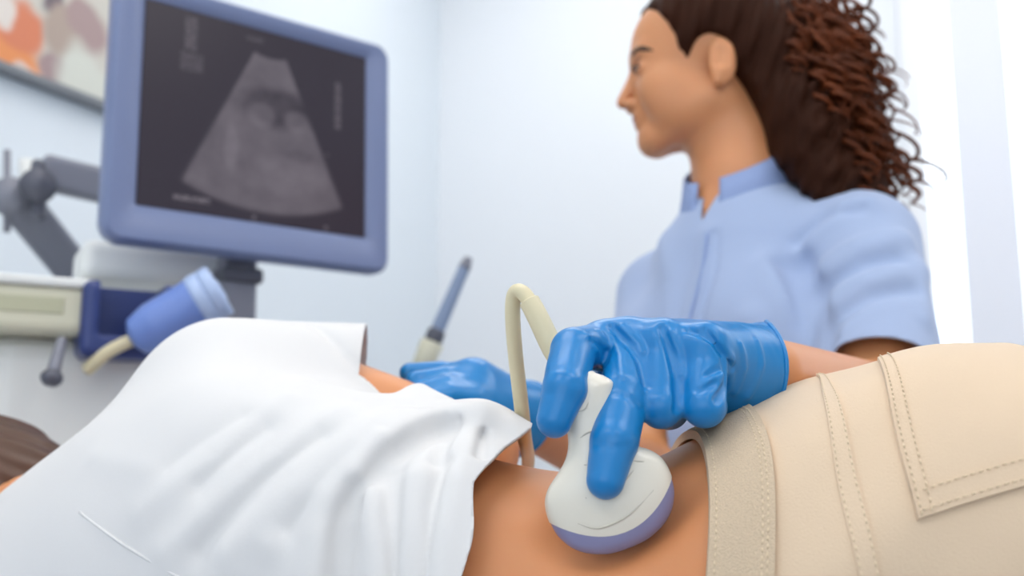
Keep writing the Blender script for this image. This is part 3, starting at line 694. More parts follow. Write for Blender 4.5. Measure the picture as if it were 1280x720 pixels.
# head frame: X towards the nose, Y to the left, Z up; origin between the ears
HO = at(911, 75, 1.13).astype(np.float32)+vec(0, 0.075, 0)
hx = vec(-0.985, 0.16, -0.03); hx /= np.linalg.norm(hx); hz_ = vec(-0.03, 0, 1); hz_ -= hx*(hz_@hx); hz_ /= np.linalg.norm(hz_); hy = np.cross(hz_, hx)
HM = np.stack([hx, hy, hz_]).astype(np.float32)
HS = 1.03
def H(x, y, z): return HO+(hx*x+hy*y+hz_*z)*np.float32(0.001*HS)
def head_sdf(p):
    q = (p-HO)@HM.T*(1000.0/HS)
    q = q.astype(np.float32); s = q.copy(); s[..., 1] = np.abs(s[..., 1])
    d = ell(s, (8, 0, 48), (94, 73, 78))
    d = smin(d, ell(s, (48, 0, -6), (52, 56, 66)), 25)                      # mid face
    d = smin(d, cap(s, (10, 50, -36), (74, 18, -70), 13, 14), 26)            # jaw
    d = smin(d, cap(s, (82, 0, -70), (82, 0, -66), 17), 18)                  # chin
    d = smin(d, ell(s, (62, 34, -14), (28, 22, 26)), 16); d = smin(d, ell(s, (42, 42, -30), (40, 18, 34)), 18)                     # cheek
    d = smin(d, cap(s, (92, 0, 36), (84, 34, 34), 9, 8), 14)                 # brow
    d = smax(d, -ell(s, (100, 31, 14), (16, 16, 11)), 8)                     # eye socket
    d = smin(d, ell(s, (84, 31, 12), (13, 14, 11)), 4)                       # lids
    d = smin(d, cap(s, (97, 0, 22), (115, 0, -16), 6, 8), 7)                 # nose bridge and tip
    d = smin(d, ell(s, (103, 11, -22), (9, 7, 7)), 6)
    d = smin(d, ell(s, (91, 0, -38), (11, 20, 14)), 10)                      # mouth mound
    d = smin(d, ell(s, (98, 0, -38), (6, 17, 5)), 3); d = smin(d, ell(s, (96, 0, -48), (6, 15, 5)), 3)
    d = smin(d, cap(s, (-8, 0, -40), (-34, 0, -150), 50, 53), 30)            # neck
    ear = ell(s, (-4, 72, 0), (16, 7, 29)); ear = smax(ear, -ell(s, (-2, 80, 5), (9, 5, 17)), 4)
    ear = smin(ear, cap(s, (2, 73, -24), (0, 75, -14), 7, 6), 5); d = smin(d, ear, 5)
    return (d*(0.001*HS)).astype(np.float32)
def clin_sdf(p):
    d = head_sdf(p)
    d = smin(d, cap(p, HO+vec(0.03, 0, -0.10), dl(0, 0.0, 0.01), 0.052, 0.056), 0.03)
    d = smin(d, cap(p, shR+DZ*0.005, dl(0, 0, -0.055), 0.04), 0.04); d = smin(d, cap(p, dl(0, 0, -0.055), shL+DZ*0.005, 0.04), 0.04)
    d = smin(d, ell(p, dl(0, 0.02, -0.20), (0.13, 0.085, 0.18), np.stack([DL, DF, DZ])), 0.05)
    d = smin(d, cap(p, dl(0, 0.004, -0.04), dl(0, 0.030, -0.13), 0.048, 0.055), 0.02)
    for a, b, c in ((shL, elL, wrL), (shR, elR, wrR)):
        d = smin(d, cap(p, a, b, 0.047, 0.040), 0.03); d = smin(d, cap(p, b, c, 0.040, 0.025), 0.015); 
    return d
clin = thing('person', 'person in pale blue tunic with long curly brown hair, pressing probe to the lying person', 'person', tuple(dl(0, -0.05, 0)[:2])+(0.0,))
V, F = nets(clin_sdf, (-0.05, 0.62, 0.72), (0.58, 1.62, 1.72), 0.0036)
body2 = mesh_np('body', V, F, 'skin_clinician', clin)
def patch(name, c, r, m, M=HM):
    bm = bmesh.new(); bmesh.ops.create_uvsphere(bm, u_segments=20, v_segments=12, radius=1.0)
    X = Matrix([[float(M[j][i])*r[j] for j in range(3)] for i in range(3)]).to_4x4(); X.translation = Vector([float(k) for k in c])
    bmesh.ops.transform(bm, matrix=X, verts=bm.verts); me = bpy.data.meshes.new(name); bm.to_mesh(me); bm.free(); return link(name, me, m, body2)
for s in (-1, 1):
    patch('eye', H(88, 31*s, 12), (0.0095, 0.012, 0.0055), 'eye_white'); patch('iris', H(96, 31*s, 12), (0.0022, 0.0055, 0.0052), 'iris')
    br = [H(96, 12*s, 33), H(97, 26*s, 36), H(88, 42*s, 35), H(74, 52*s, 28)]; tube('eyebrow', spline(br, 16), np.r_[0.0025, np.full(10, 0.004), np.linspace(0.004, 0.001, 5)], 'brow_hair', body2, 8)
    la = [H(98, 20*s, 15), H(100, 31*s, 17), H(92, 44*s, 13)]; tube('eyelash', spline(la, 12), 0.0014, 'brow_hair', body2, 6)
patch('lip', H(100.0, 0, -39.5), (0.0046, 0.0155, 0.0034), 'lip'); patch('lip', H(98, 0, -46.5), (0.0046, 0.014, 0.0036), 'lip')

# hair: a smooth mass combed back from the brow, with curls down the back
def hair_sdf(p):
    q = ((p-HO)@HM.T*1000.0).astype(np.float32); s = q.copy(); s[..., 1] = np.abs(s[..., 1])
    d = ell(s, (2, 0, 54), (104, 84, 86))
    d = smin(d, ell(s, (-62, 0, 8), (62, 72, 82)), 30)
    d = smin(d, cap(s, (-80, 20, 10), (-118, 38, -95), 56, 46), 30)
    d = smin(d, cap(s, (-118, 40, -95), (-158, 54, -190), 48, 34), 25); d = smin(d, cap(s, (-85, 66, -60), (-118, 78, -172), 34, 32), 25)
    d = smin(d, cap(s, (-50, 45, -35), (-85, 62, -120), 26, 24), 20)
    d = smin(d, cap(s, (-105, 0, 50), (-140, 30, -20), 48, 42), 25)
    d = d+1.6*np.sin(q[..., 2]*0.10+q[..., 0]*0.16+q[..., 1]*0.11)+1.2*np.sin(q[..., 0]*0.42+q[..., 2]*0.11+2*np.sin(q[..., 2]*0.03))
    wv_ = np.clip((-70-q[..., 0])/40, 0, 1); d = d+wv_*(4.0*np.sin(q[..., 2]*0.17+q[..., 0]*0.10+1.5*np.sin(q[..., 1]*0.07))*np.sin(q[..., 0]*0.13-q[..., 1]*0.12+q[..., 2]*0.03))
    # face, temple and ear stay free of hair
    face = ell(s, (94, 0, 0), (60, 120, 98)); d = smax(d, -face, 10)
    d = smax(d, -ell(s, (10, 78, -2), (27, 26, 38)), 6); d = smax(d, -ell(s, (15, 70, -95), (66, 80, 98)), 8)
    return (d*0.001).astype(np.float32)
V, F = nets(hair_sdf, HO-vec(0.16, 0.16, 0.26), HO+vec(0.24, 0.16, 0.17), 0.003)
hair = mesh_np('hair', V, F, 'hair_dark', clin); hair['label'] = 'long dark brown hair ending in loose auburn curls'
parts = []
for i in range(420):
    u = rng.uniform(0, 1); side = rng.choice([-1, 1], p=[0.2, 0.8]) if i % 4 else rng.choice([-1, 1])
    # roots on the back half of the mass; her left side faces the viewer
    z0 = rng.uniform(-110, 100); th_ = rng.uniform(-0.3, 1.0)
    xx = -80-0.26*(60-z0)*0.6+rng.normal(0, 18) - 20*u; yy = side*(rng.uniform(5, 78))*math.sqrt(max(0.1, 1-((z0-20)/150)**2))
    root = np.array([xx-rng.uniform(0, 46), yy*1.15, z0]); ln = rng.uniform(80, 170); n = 46; t = np.linspace(0, 1, n)
    rad = rng.uniform(6, 12)*np.clip(t*3, 0.2, 1); turns = rng.uniform(2.2, 4.5); ph = rng.uniform(0, 6.28); drift = rng.normal(0, 1, 2)
    cx = root[0]-ln*t*(0.20+0.12*drift[0]); cy = root[1]+ln*t*(0.10*side+0.10*drift[1]); cz = root[2]-ln*t*(0.92-0.2*t)
    cz = np.maximum(cz, -232+rng.uniform(0, 40)-0.0*cx)
    pts = np.stack([cx+rad*np.cos(turns*6.28*t+ph), cy+rad*np.sin(turns*6.28*t+ph), cz+0.35*rad*np.sin(turns*6.28*t+ph+1)], 1)
    w = HO+(pts@HM)*0.001; r = rng.uniform(0.0016, 0.0040)*np.sin(np.linspace(0.5, 2.9, n))
    parts.append(tube_data(w, r, 5))
v, f = merge(parts); curls = pydata('curls', v, f, 'hair_curl', hair, True, 'stuff')

# ---- tunic
SLV = 0.87
slE = shL+(elL-shL)*SLV
def torso0(p):
    M3 = np.stack([DL, DF, DZ])
    d = ell(p, dl(0.01, 0.020, -0.23), (0.140, 0.108, 0.22), M3)
    d = smin(d, np.minimum(cap(p, dl(-0.110, -0.005, -0.115), dl(0, -0.01, -0.060), 0.046, 0.052), cap(p, dl(0, -0.01, -0.060), dl(0.13, -0.005, -0.086), 0.052, 0.050)), 0.05)
    d = smin(d, cap(p, dl(0, -0.012, -0.01), dl(0, -0.01, -0.07), 0.060, 0.080), 0.045)
    d = smin(d, ell(p, dl(0.07, 0.085, -0.20), (0.075, 0.062, 0.075), M3), 0.05); d = smin(d, ell(p, dl(-0.06, 0.075, -0.23), (0.065, 0.055, 0.075), M3), 0.05)
    d = smin(d, cap(p, dl(0, 0.0, -0.32), dl(0, -0.01, -0.58), 0.125, 0.150), 0.08)
    return d
def slv_l(p): return cap(p, shL, slE+(elL-shL)*0.12, 0.058, 0.062)
def slv_r(p): return cap(p, shR, shR+(elR-shR)*0.78, 0.052, 0.058)
def tunic0(p):
    d = torso0(p); d = smin(d, slv_l(p), 0.035); d = smin(d, slv_r(p), 0.035)
    return d
TF = [([(1015, 300), (1055, 262), (1085, 255)], 0.006, 0.014), ([(1020, 345), (1070, 310), (1130, 300)], 0.006, 0.014), ([(1030, 390), (1080, 352), (1150, 340)], 0.005, 0.013), ([(885, 292), (880, 340), (862, 400), (850, 470)], 0.004, 0.012),
      ([(960, 330), (985, 380), (1000, 450)], 0.006, 0.018), ([(940, 400), (960, 440)], 0.006, 0.016), ([(830, 300), (840, 350), (836, 410)], 0.004, 0.018), ([(1150, 330), (1155, 400)], 0.004, 0.012)]
TC = [([(1000, 330), (1022, 370), (1030, 430)], 0.012, 0.012), ([(1000, 300), (1030, 275), (1075, 262)], 0.005, 0.010), ([(1030, 360), (1075, 332), (1120, 322)], 0.007, 0.010), ([(1040, 405), (1085, 372), (1140, 362)], 0.005, 0.010), ([(893, 292), (890, 340), (873, 400)], 0.004, 0.006), ([(975, 330), (1005, 400), (1015, 460)], 0.005, 0.014)]
TF = [(np.array([hit(tunic0, *k, 0.7, 1.7) for k in a], np.float32), b, c) for a, b, c in TF]; TC = [(np.array([hit(tunic0, *k, 0.7, 1.7) for k in a], np.float32), b, c) for a, b, c in TC]
def tunic_sdf(p):
    d = tunic0(p)
    for a, b, c in TF: d = d-1.4*b*np.exp(-(poly_d(p, a)/c)**2)
    for a, b, c in TC: d = d+1.7*b*np.exp(-(poly_d(p, a)/c)**2)
    return (d+0.0014*fbm(p, 30, 5)).astype(np.float32)
V, F = nets(tunic_sdf, (-0.06, 0.85, 0.60), (0.60, 1.62, 1.36), 0.0046)
axL = (elL-shL)/np.linalg.norm(elL-shL); axR = (elR-shR)/np.linalg.norm(elR-shR); slRE = shR+(elR-shR)*0.66
neckc = dl(0, 0.012, 0.006)
def t_g1(p): return np.where(slv_l(p) < torso0(p)-0.004, (p-slE)@axL, -0.05)
def t_g2(p): return np.where(slv_r(p) < torso0(p)-0.004, (p-slRE)@axR, -0.05)
ntil = vec(*(DF*0.42+DZ*0.9)); ntil /= np.linalg.norm(ntil)
def t_g3(p): return np.where(cap(p, NB, NB+DZ*0.1, 0.10) < 0, (p-neckc)@ntil, -0.05)
def t_g4(p): return 0.66-p[..., 2]
def t_g5(p):
    q = p-NB; l = q@DL; f = q@DF; return np.where(f > 0.02, (q[..., 2]+0.056)*0.30-np.abs(l), -0.05)
for g in (t_g1, t_g2, t_g3, t_g4, t_g5): V, F = clip(V, F, g)
tunic = mesh_np('tunic', V, F, 'tunic_cotton', clin, solid=0.0025); tunic['label'] = 'pale blue short-sleeved tunic with a stand collar'
# stand collar, open at the throat
ca_ = np.linspace(math.radians(14), math.radians(346), 60); cv = []; 
for t in ca_:
    for hgt, rr in ((-0.055, 0.098), (-0.016, 0.078), (0.016, 0.072), (0.040, 0.069)):
        fr = math.cos(t); q = dl(0, 0.004, 0.0)+DF*(rr*fr*1.0)+DL*(rr*math.sin(t)*0.95)+DZ*(hgt-0.040*fr-0.002); cv.append(q)
cm = mesh_np('collar', np.array(cv), np.array(grid_faces(60, 4, False)), 'tunic_trim', tunic, solid=0.003)
# front placket and buttons
pl = [hit(tunic_sdf, *q, 0.7, 1.7) for q in ((884, 292), (880, 325), (871, 365), (862, 400), (852, 450))]
tube('placket_edge', spline(pl, 30), 0.0022, 'tunic_trim', tunic, 6)
# sleeve hem
for nm, c, ax, r in (('sleeve_hem', slE, axL, 0.0655), ('sleeve_hem', slRE, axR, 0.064)):
    u_ = np.cross(ax, DZ); u_ /= np.linalg.norm(u_); w_ = np.cross(ax, u_); pts = [c-ax*0.004+(u_*math.cos(t)+w_*math.sin(t))*r for t in np.linspace(0, 2*np.pi, 49)]

# ---- gloves
def glove(name, f, lo, hi, h, cut, label):
    V, F = nets(f, lo, hi, h); V, F = clip(V, F, cut); o = mesh_np(name, V, F, 'glove_nitrile', clin, solid=0.0008); o['label'] = label
    L = max(boundary_loops(F), key=len); pts = V[L]; k = np.hanning(11); k /= k.sum()
    q = np.stack([np.convolve(np.r_[pts[-5:, i], pts[:, i], pts[:5, i]], k, 'valid') for i in range(3)], 1)
    tube('cuff_bead', np.vstack([q[::3], q[:1]]), 0.0016, 'glove_nitrile', o, 8); return o
A = lambda x, y, d: at(x, y, d).astype(np.float32)
gW = A(952, 466, 0.655); gE = A(1000, 462, 0.70)
IDX = [A(755, 432, 0.614), A(717, 438, 0.590), A(706, 486, 0.564), A(693, 525, 0.560)]; IR = [0.0140, 0.0136, 0.0128, 0.0098]
MID = [A(788, 430, 0.612), A(780, 492, 0.580), A(768, 552, 0.560), A(757, 600, 0.5535)]; MR = [0.0145, 0.0146, 0.0134, 0.0106]
RNG = [A(830, 430, 0.600), A(826, 508, 0.578), A(836, 512, 0.607), A(842, 485, 0.618)]; RR = [0.0140, 0.0128, 0.0118, 0.0100]
PNK = [A(880, 436, 0.592), A(880, 508, 0.575), A(886, 508, 0.600), A(884, 485, 0.612)]; PR = [0.0140, 0.0126, 0.0108, 0.0092]
THB = [A(905, 480, 0.668), A(842, 492, 0.660), A(790, 492, 0.648), A(750, 482, 0.634)]; TR = [0.018, 0.0165, 0.0140, 0.0110]
def gl_sdf(p):
    d = None
    for c, r in ((IDX, 0.0155), (MID, 0.0165), (RNG, 0.0165), (PNK, 0.0165)):
        k = cap(p, gW+(c[0]-gW)*0.02, c[0], 0.024, r); d = k if d is None else smin(d, k, 0.010)
    d = smin(d, cap(p, A(905, 470, 0.63), A(850, 462, 0.62), 0.028, 0.024), 0.014)
    for c, r in ((IDX, IR), (MID, MR), (RNG, RR), (PNK, PR), (THB, TR)):
        f = None
        for i in range(3):
            k = cap(p, c[i], c[i+1], r[i], r[i+1]); f = k if f is None else smin(f, k, 0.0015)
        d = smin(d, f, 0.0045)
    # cuff, loose around the wrist
    cf = cap(p, gW-(gE-gW)*0.3, gE, 0.0270, 0.0345); d = smin(d, cf, 0.014)
    ax = (gE-gW)/np.linalg.norm(gE-gW); s = (p-gW)@ax
    w = np.clip((s+0.045)/0.02, 0, 1)*np.clip((0.03-s)/0.02, 0, 1)
    d = d+w*(0.0016*fbm(np.stack([s*2.2, p[..., 1]*0.5, p[..., 2]*0.7], -1).astype(np.float32), 130, 21, 3))
    d = d+0.0004*fbm(p, 170, 9)+0.0003*fbm(p*np.float32(1), 60, 11)
    for a, r in GC: d = d+r*1.9*np.exp(-(poly_d(p, a)/0.0023)**2)
    for a, r in GR: d = d-r*1.5*np.exp(-(poly_d(p, a)/0.0022)**2)
    return d.astype(np.float32)
GC = []; GR = []
def glv_paths(L): return [(np.array([hit(gl_sdf, *k, 0.45, 0.8) for k in a], np.float32), r) for a, r in L]
gc = glv_paths([([(765, 408), (785, 430), (800, 452), (806, 480)], 0.0022), ([(828, 410), (838, 440), (845, 470), (846, 510)], 0.0022), ([(880, 412), (905, 445), (908, 480), (896, 500)], 0.0022), ([(860, 412), (895, 430), (915, 460)], 0.0014),
      ([(740, 425), (757, 440), (757, 455)], 0.0016), ([(768, 490), (790, 500), (802, 512)], 0.0005), ([(745, 555), (765, 560), (785, 556)], 0.0002), ([(690, 470), (712, 478), (725, 480)], 0.0002), ([(885, 470), (900, 462)], 0.0012), ([(872, 490), (892, 478)], 0.0012)])
gr = glv_paths([([(775, 408), (800, 430), (803, 440)], 0.0011), ([(838, 415), (850, 440), (852, 470)], 0.0010), ([(765, 420), (775, 445), (778, 470)], 0.0009), ([(870, 492), (888, 474), (904, 466)], 0.0011), ([(890, 425), (915, 448), (912, 485)], 0.0014), ([(925, 430), (930, 460), (918, 490)], 0.0012), ([(945, 425), (952, 455), (935, 495)], 0.0012), ([(735, 420), (748, 436)], 0.0009), ([(750, 415), (760, 432)], 0.0009)])
GC, GR = gc, gr
axG = (gE-gW)/np.linalg.norm(gE-gW); cutP = gW+(gE-gW)*0.52
glove('glove', gl_sdf, (0.0, 0.52, 0.86), (0.24, 0.76, 1.04), 0.0012, lambda p: (p-A(974, 465, 0.665))@vec(0.985, -0.17, 0.0)+9.0*(p[..., 2]-A(985, 462, 0.665)[2])**2, 'blue nitrile glove gripping the probe')
# the other hand, resting flat beyond the lying person
rW = A(655, 520, 0.905); rE = A(690, 545, 0.945); rM = A(590, 490, 0.87)
def gr_sdf(p):
    d = cap(p, rW, rM, 0.027, 0.030); d = smin(d, cap(p, rW+vec(0, -0.01, -0.012), rM+vec(0, -0.02, -0.02), 0.022, 0.024), 0.02)
    tips = [A(512, 466, 0.86), A(520, 476, 0.835), A(525, 490, 0.82), A(535, 502, 0.81)]; ro = [vec(0, 0.012, 0.008), vec(0, -0.006, 0.004), vec(0, -0.022, -0.002), vec(0, -0.036, -0.01)]
    for t, o in zip(tips, ro):
        m = (rM+o+t)/2+vec(0, 0, 0.004); d = smin(d, np.minimum(cap(p, rM+o, m, 0.0135, 0.0115), cap(p, m, t, 0.0115, 0.0085)), 0.007)
    d = smin(d, np.minimum(cap(p, rW, A(610, 505, 0.94), 0.018, 0.015), cap(p, A(610, 505, 0.94), A(565, 492, 0.93), 0.014, 0.010)), 0.012)
    d = smin(d, cap(p, rW, rE, 0.028, 0.033), 0.015)
    return (d+0.0008*fbm(p, 110, 4)).astype(np.float32)
axR2 = (rE-rW)/np.linalg.norm(rE-rW); cutR = rW-(rE-rW)*0.08
glove('glove', gr_sdf, (-0.14, 0.72, 0.82), (0.12, 1.02, 1.06), 0.0022, lambda p: (p-cutR)@axR2, 'blue nitrile glove of the resting hand')

# ---- trousers, shoes and stool, below the edge of the couch
hipz = 0.66
def legs_sdf(p):
    h0 = vec(*(NB+DF*0.0)); h0[2] = hipz+0.03; d = None
    for s in (-1, 1):
        hp = h0+DL*0.085*s; kn = hp+DF*0.30+DL*0.10*s; kn[2] = 0.56; an = kn-DF*0.10; an[2] = 0.10
        kn = kn+vec(0.20, 0.30, 0); an = an+vec(0.20, 0.30, 0)
        q = np.minimum(cap(p, hp, kn, 0.085, 0.062), cap(p, kn, an, 0.060, 0.048)); d = q if d is None else smin(d, q, 0.03)
    d = smin(d, cap(p, h0-DL*0.06, h0+DL*0.06, 0.11), 0.04)
    return d.astype(np.float32)
V, F = nets(legs_sdf, (-0.15, 0.80, 0.02), (0.75, 1.60, 0.86), 0.009)
mesh_np('tunic_trousers', V, F, 'tunic_trim', clin)
for s in (-1, 1):
    h0 = NB+DL*0.185*s+DF*0.20+vec(0.20, 0.30, 0); c = vec(h0[0], h0[1], 0.045)
    def shoe(p): return smin(cap(p, c-DF*0.04, c+DF*0.12, 0.042, 0.036), cap(p, c-DF*0.02+vec(0, 0, 0.01), c-DF*0.02+vec(0, 0, 0.06), 0.042, 0.045), 0.03)
    V, F = nets(lambda p: np.maximum(shoe(p), 0.002-p[..., 2]), c-vec(0.22, 0.22, 0.06), c+vec(0.22, 0.22, 0.14), 0.006); mesh_np('shoe', V, F, 'shoe_white', clin)
sx, sy = float(NB[0]+0.03), float(NB[1]+0.03)
stool = thing('stool', 'round swivel stool with dark seat under the clinician', 'stool', (sx, sy, 0.0))
lathe('seat', [(0.0, 0.50), (0.15, 0.50), (0.175, 0.51), (0.18, 0.53), (0.17, 0.552), (0.0, 0.558)], 'stool_vinyl', stool, (sx, sy, 0)); tube('column', [(sx, sy, 0.08), (sx, sy, 0.5)], 0.025, 'steel', stool, 20)
for k in range(5):
    a = k*2*math.pi/5+0.3; e = (sx+0.26*math.cos(a), sy+0.26*math.sin(a)); tube('foot_arm', [(sx, sy, 0.10), (e[0], e[1], 0.065)], [0.02, 0.014], 'steel', stool, 10)
    ck = (math.cos(a+1.57), math.sin(a+1.57), 0); lathe('castor', [(0.012, -0.012), (0.028, -0.010), (0.029, 0.0), (0.028, 0.010), (0.012, 0.012)], 'black_rubber', stool, (e[0], e[1], 0.029), ck, 20)

# ------------------------------------------------------------------ the ultrasound machine
MC = np.array([-0.349, 1.342, 0.434+ZC]); MW, MH = 0.415, 0.363; myaw, mtilt = math.radians(38.3), math.radians(2.0)
mw = np.array([math.cos(myaw), math.sin(myaw), 0]); mn = np.array([math.sin(myaw), -math.cos(myaw), 0]); mu = math.cos(mtilt)*np.array([0, 0, 1])-math.sin(mtilt)*mn; mn = np.cross(mw, mu)
RM = Matrix([[mw[i], mu[i], mn[i]] for i in range(3)])       # local x across, y up, z out of the screen
mach = thing('ultrasound_machine', 'wheeled ultrasound machine with a blue-framed monitor and cream console', 'ultrasound machine', (-0.45, 1.50, 0.0))
def mp(x, y, z): return MC+mw*x+mu*y+mn*z
def rrect(w, h, r, n=8):
    pts = []
    for cx, cy, a0 in ((w/2-r, h/2-r, 0), (-w/2+r, h/2-r, 90), (-w/2+r, -h/2+r, 180), (w/2-r, -h/2+r, 270)):
        for k in range(n+1): a = math.radians(a0+90*k/n); pts.append((cx+r*math.cos(a), cy+r*math.sin(a)))
    return pts
def ringloft(name, rings, m, parent, cap0=False, cap1=False):
    v = []; f = []; n = len(rings[0][0])
    for pts, z in rings: v += [mp(x, y, z) for x, y in pts]
    for i in range(len(rings)-1):
        for j in range(n): k = (j+1) % n; f.append((i*n+j, i*n+k, (i+1)*n+k, (i+1)*n+j))
    if cap0: f.append(tuple(range(n-1, -1, -1)))
    if cap1: f.append(tuple((len(rings)-1)*n+j for j in range(n)))
    o = pydata(name, v, f, m, parent, True); md = o.modifiers.new('edges', 'EDGE_SPLIT'); md.split_angle = math.radians(40); return o
sw, sh = 0.333, 0.282; sx0, sy0 = -0.0, 0.012
shift = lambda P, dx, dy: [(x+dx, y+dy) for x, y in P]
housing = ringloft('monitor', [(rrect(MW-0.05, MH-0.05, 0.03), -0.060), (rrect(MW-0.015, MH-0.015, 0.03), -0.040), (rrect(MW, MH, 0.026), -0.025), (rrect(MW, MH, 0.024), -0.006), (rrect(MW-0.012, MH-0.012, 0.020), 0.002),
    (shift(rrect(sw+0.022, sh+0.022, 0.012), sx0, sy0), 0.002), (shift(rrect(sw+0.002, sh+0.002, 0.004), sx0, sy0), -0.006)], 'monitor_frame', mach, True, False)
housing['label'] = 'flat monitor with blue-grey frame showing an ultrasound fan'
# screen with the sector image, written as a procedural picture on the screen's own plane
m = bpy.data.materials.new('screen'); m.use_nodes = True; nt = m.node_tree; n = nt.nodes; l = nt.links; b = n['Principled BSDF']
def math_(op, a, b_=None, c_=None):
    q = n.new('ShaderNodeMath'); q.operation = op
    for i, v in enumerate((a, b_, c_)):
        if v is None: continue
        if isinstance(v, (int, float)): q.inputs[i].default_value = v
        else: l.new(v, q.inputs[i])
    return q.outputs[0]
def sstep(x, e0, e1):
    q = n.new('ShaderNodeMapRange'); q.interpolation_type = 'SMOOTHSTEP'; l.new(x, q.inputs[0]); q.inputs[1].default_value = e0; q.inputs[2].default_value = e1; return q.outputs[0]
uvn = n.new('ShaderNodeUVMap'); uvn.uv_map = 'screen'; sp = n.new('ShaderNodeSeparateXYZ'); l.new(uvn.outputs[0], sp.inputs[0]); X, Y = sp.outputs[0], sp.outputs[1]
ASP = sh/sw
ax_, ay_ = 0.535, 1.06*ASP                                                   # apex of the sector
Yp = math_('MULTIPLY', Y, ASP); dx = math_('SUBTRACT', X, ax_); dy = math_('SUBTRACT', ay_, Yp)
rad = math_('SQRT', math_('ADD', math_('MULTIPLY', dx, dx), math_('MULTIPLY', dy, dy))); an = math_('ARCTAN2', dx, dy)
secm = math_('MULTIPLY', math_('MULTIPLY', sstep(an, -0.46, -0.42), sstep(an, 0.44, 0.40)), math_('MULTIPLY', sstep(rad, 0.165, 0.18), sstep(rad, 0.87, 0.84)))
nz = n.new('ShaderNodeTexNoise'); nz.inputs['Scale'].default_value = 9; nz.inputs['Detail'].default_value = 6; l.new(uvn.outputs[0], nz.inputs['Vector'])
nz2 = n.new('ShaderNodeTexNoise'); nz2.inputs['Scale'].default_value = 60; l.new(uvn.outputs[0], nz2.inputs['Vector'])
val = math_('ADD', math_('MULTIPLY', nz.outputs['Fac'], 0.45), math_('MULTIPLY', nz2.outputs['Fac'], 0.2)); 
def disc(cx, cy, rx, ry, soft=0.35):
    a = math_('DIVIDE', math_('SUBTRACT', X, cx), rx); c = math_('DIVIDE', math_('SUBTRACT', Y, cy), ry); q = math_('SQRT', math_('ADD', math_('MULTIPLY', a, a), math_('MULTIPLY', c, c))); return sstep(q, 1+soft, 1-soft)
val = math_('ADD', val, 0.12)
for args, amt in (((0.58, 0.60, 0.17, 0.10), -0.36), ((0.50, 0.55, 0.060, 0.060), 0.30), ((0.66, 0.55, 0.055, 0.055), 0.26), ((0.37, 0.35, 0.03, 0.12), 0.16), ((0.62, 0.25, 0.16, 0.10), 0.10), ((0.68, 0.37, 0.06, 0.03), -0.12)):
    val = math_('ADD', val, math_('MULTIPLY', disc(*args), amt))
val = math_('MULTIPLY', math_('MAXIMUM', val, 0.04), secm)
# printed marks along the edges: scale bar, text lines, ticks
def rect(x0, x1, y0, y1): return math_('MULTIPLY', math_('MULTIPLY', math_('GREATER_THAN', X, x0), math_('LESS_THAN', X, x1)), math_('MULTIPLY', math_('GREATER_THAN', Y, y0), math_('LESS_THAN', Y, y1)))
marks = None
wv = math_('GREATER_THAN', nz2.outputs['Fac'], 0.48)
for r_, s_ in (((0.845, 0.875, 0.56, 0.82), 0.35), ((0.16, 0.21, 0.80, 0.97), 0.30), ((0.145, 0.24, 0.69, 0.785), 0.22), ((0.14, 0.29, 0.05, 0.075), 0.6), ((0.47, 0.485, 0.005, 0.03), 0.6), ((0.80, 0.815, 0.005, 0.03), 0.6), ((0.80, 0.815, 0.40, 0.42), 0.3), ((0.42, 0.50, 0.93, 0.95), 0.3)):
    q = math_('MULTIPLY', rect(*r_), s_); marks = q if marks is None else math_('ADD', marks, q)
marks = math_('MULTIPLY', marks, math_('ADD', math_('MULTIPLY', wv, 0.7), 0.3))
tot = math_('ADD', val, marks)
cr = n.new('ShaderNodeMix'); cr.data_type = 'RGBA'; l.new(tot, cr.inputs[0]); cr.inputs[6].default_value = lin(58, 52, 64); cr.inputs[7].default_value = lin(150, 142, 152)
l.new(cr.outputs[2], b.inputs['Emission Color']); b.inputs['Emission Strength'].default_value = 0.85; b.inputs['Base Color'].default_value = lin(12, 11, 14); b.inputs['Roughness'].default_value = 0.3; b.inputs['Specular IOR Level'].default_value = 0.25
MATS['screen'] = m
q = [mp(sx0-sw/2, sy0-sh/2, -0.0045), mp(sx0+sw/2, sy0-sh/2, -0.0045), mp(sx0+sw/2, sy0+sh/2, -0.0045), mp(sx0-sw/2, sy0+sh/2, -0.0045)]
back = [p-mn*0.006 for p in q]
me = bpy.data.meshes.new('screen'); me.from_pydata([tuple(p) for p in q+back], [], [(0, 1, 2, 3), (7, 6, 5, 4), (0, 4, 5, 1), (1, 5, 6, 2), (2, 6, 7, 3), (3, 7, 4, 0)])
ul = me.uv_layers.new(name='screen'); cs = [(0, 0), (1, 0), (1, 1), (0, 1)]*2
for lp_ in me.loops: ul.data[lp_.index].uv = cs[lp_.vertex_index]
link('screen', me, 'screen', housing, False)
# neck under the monitor
def obox(name, c, size, m, parent, R, bevel=0.004, seg=3): return box(name, c, size, m, parent, 0, bevel, R, seg)
obox('monitor_neck', MC-mu*0.245-mn*0.075, (0.052, 0.17, 0.035), 'grey_metal', mach, RM, 0.010)
obox('neck_collar', MC-mu*0.195-mn*0.070, (0.060, 0.022, 0.045), 'dark_metal', mach, RM, 0.006)
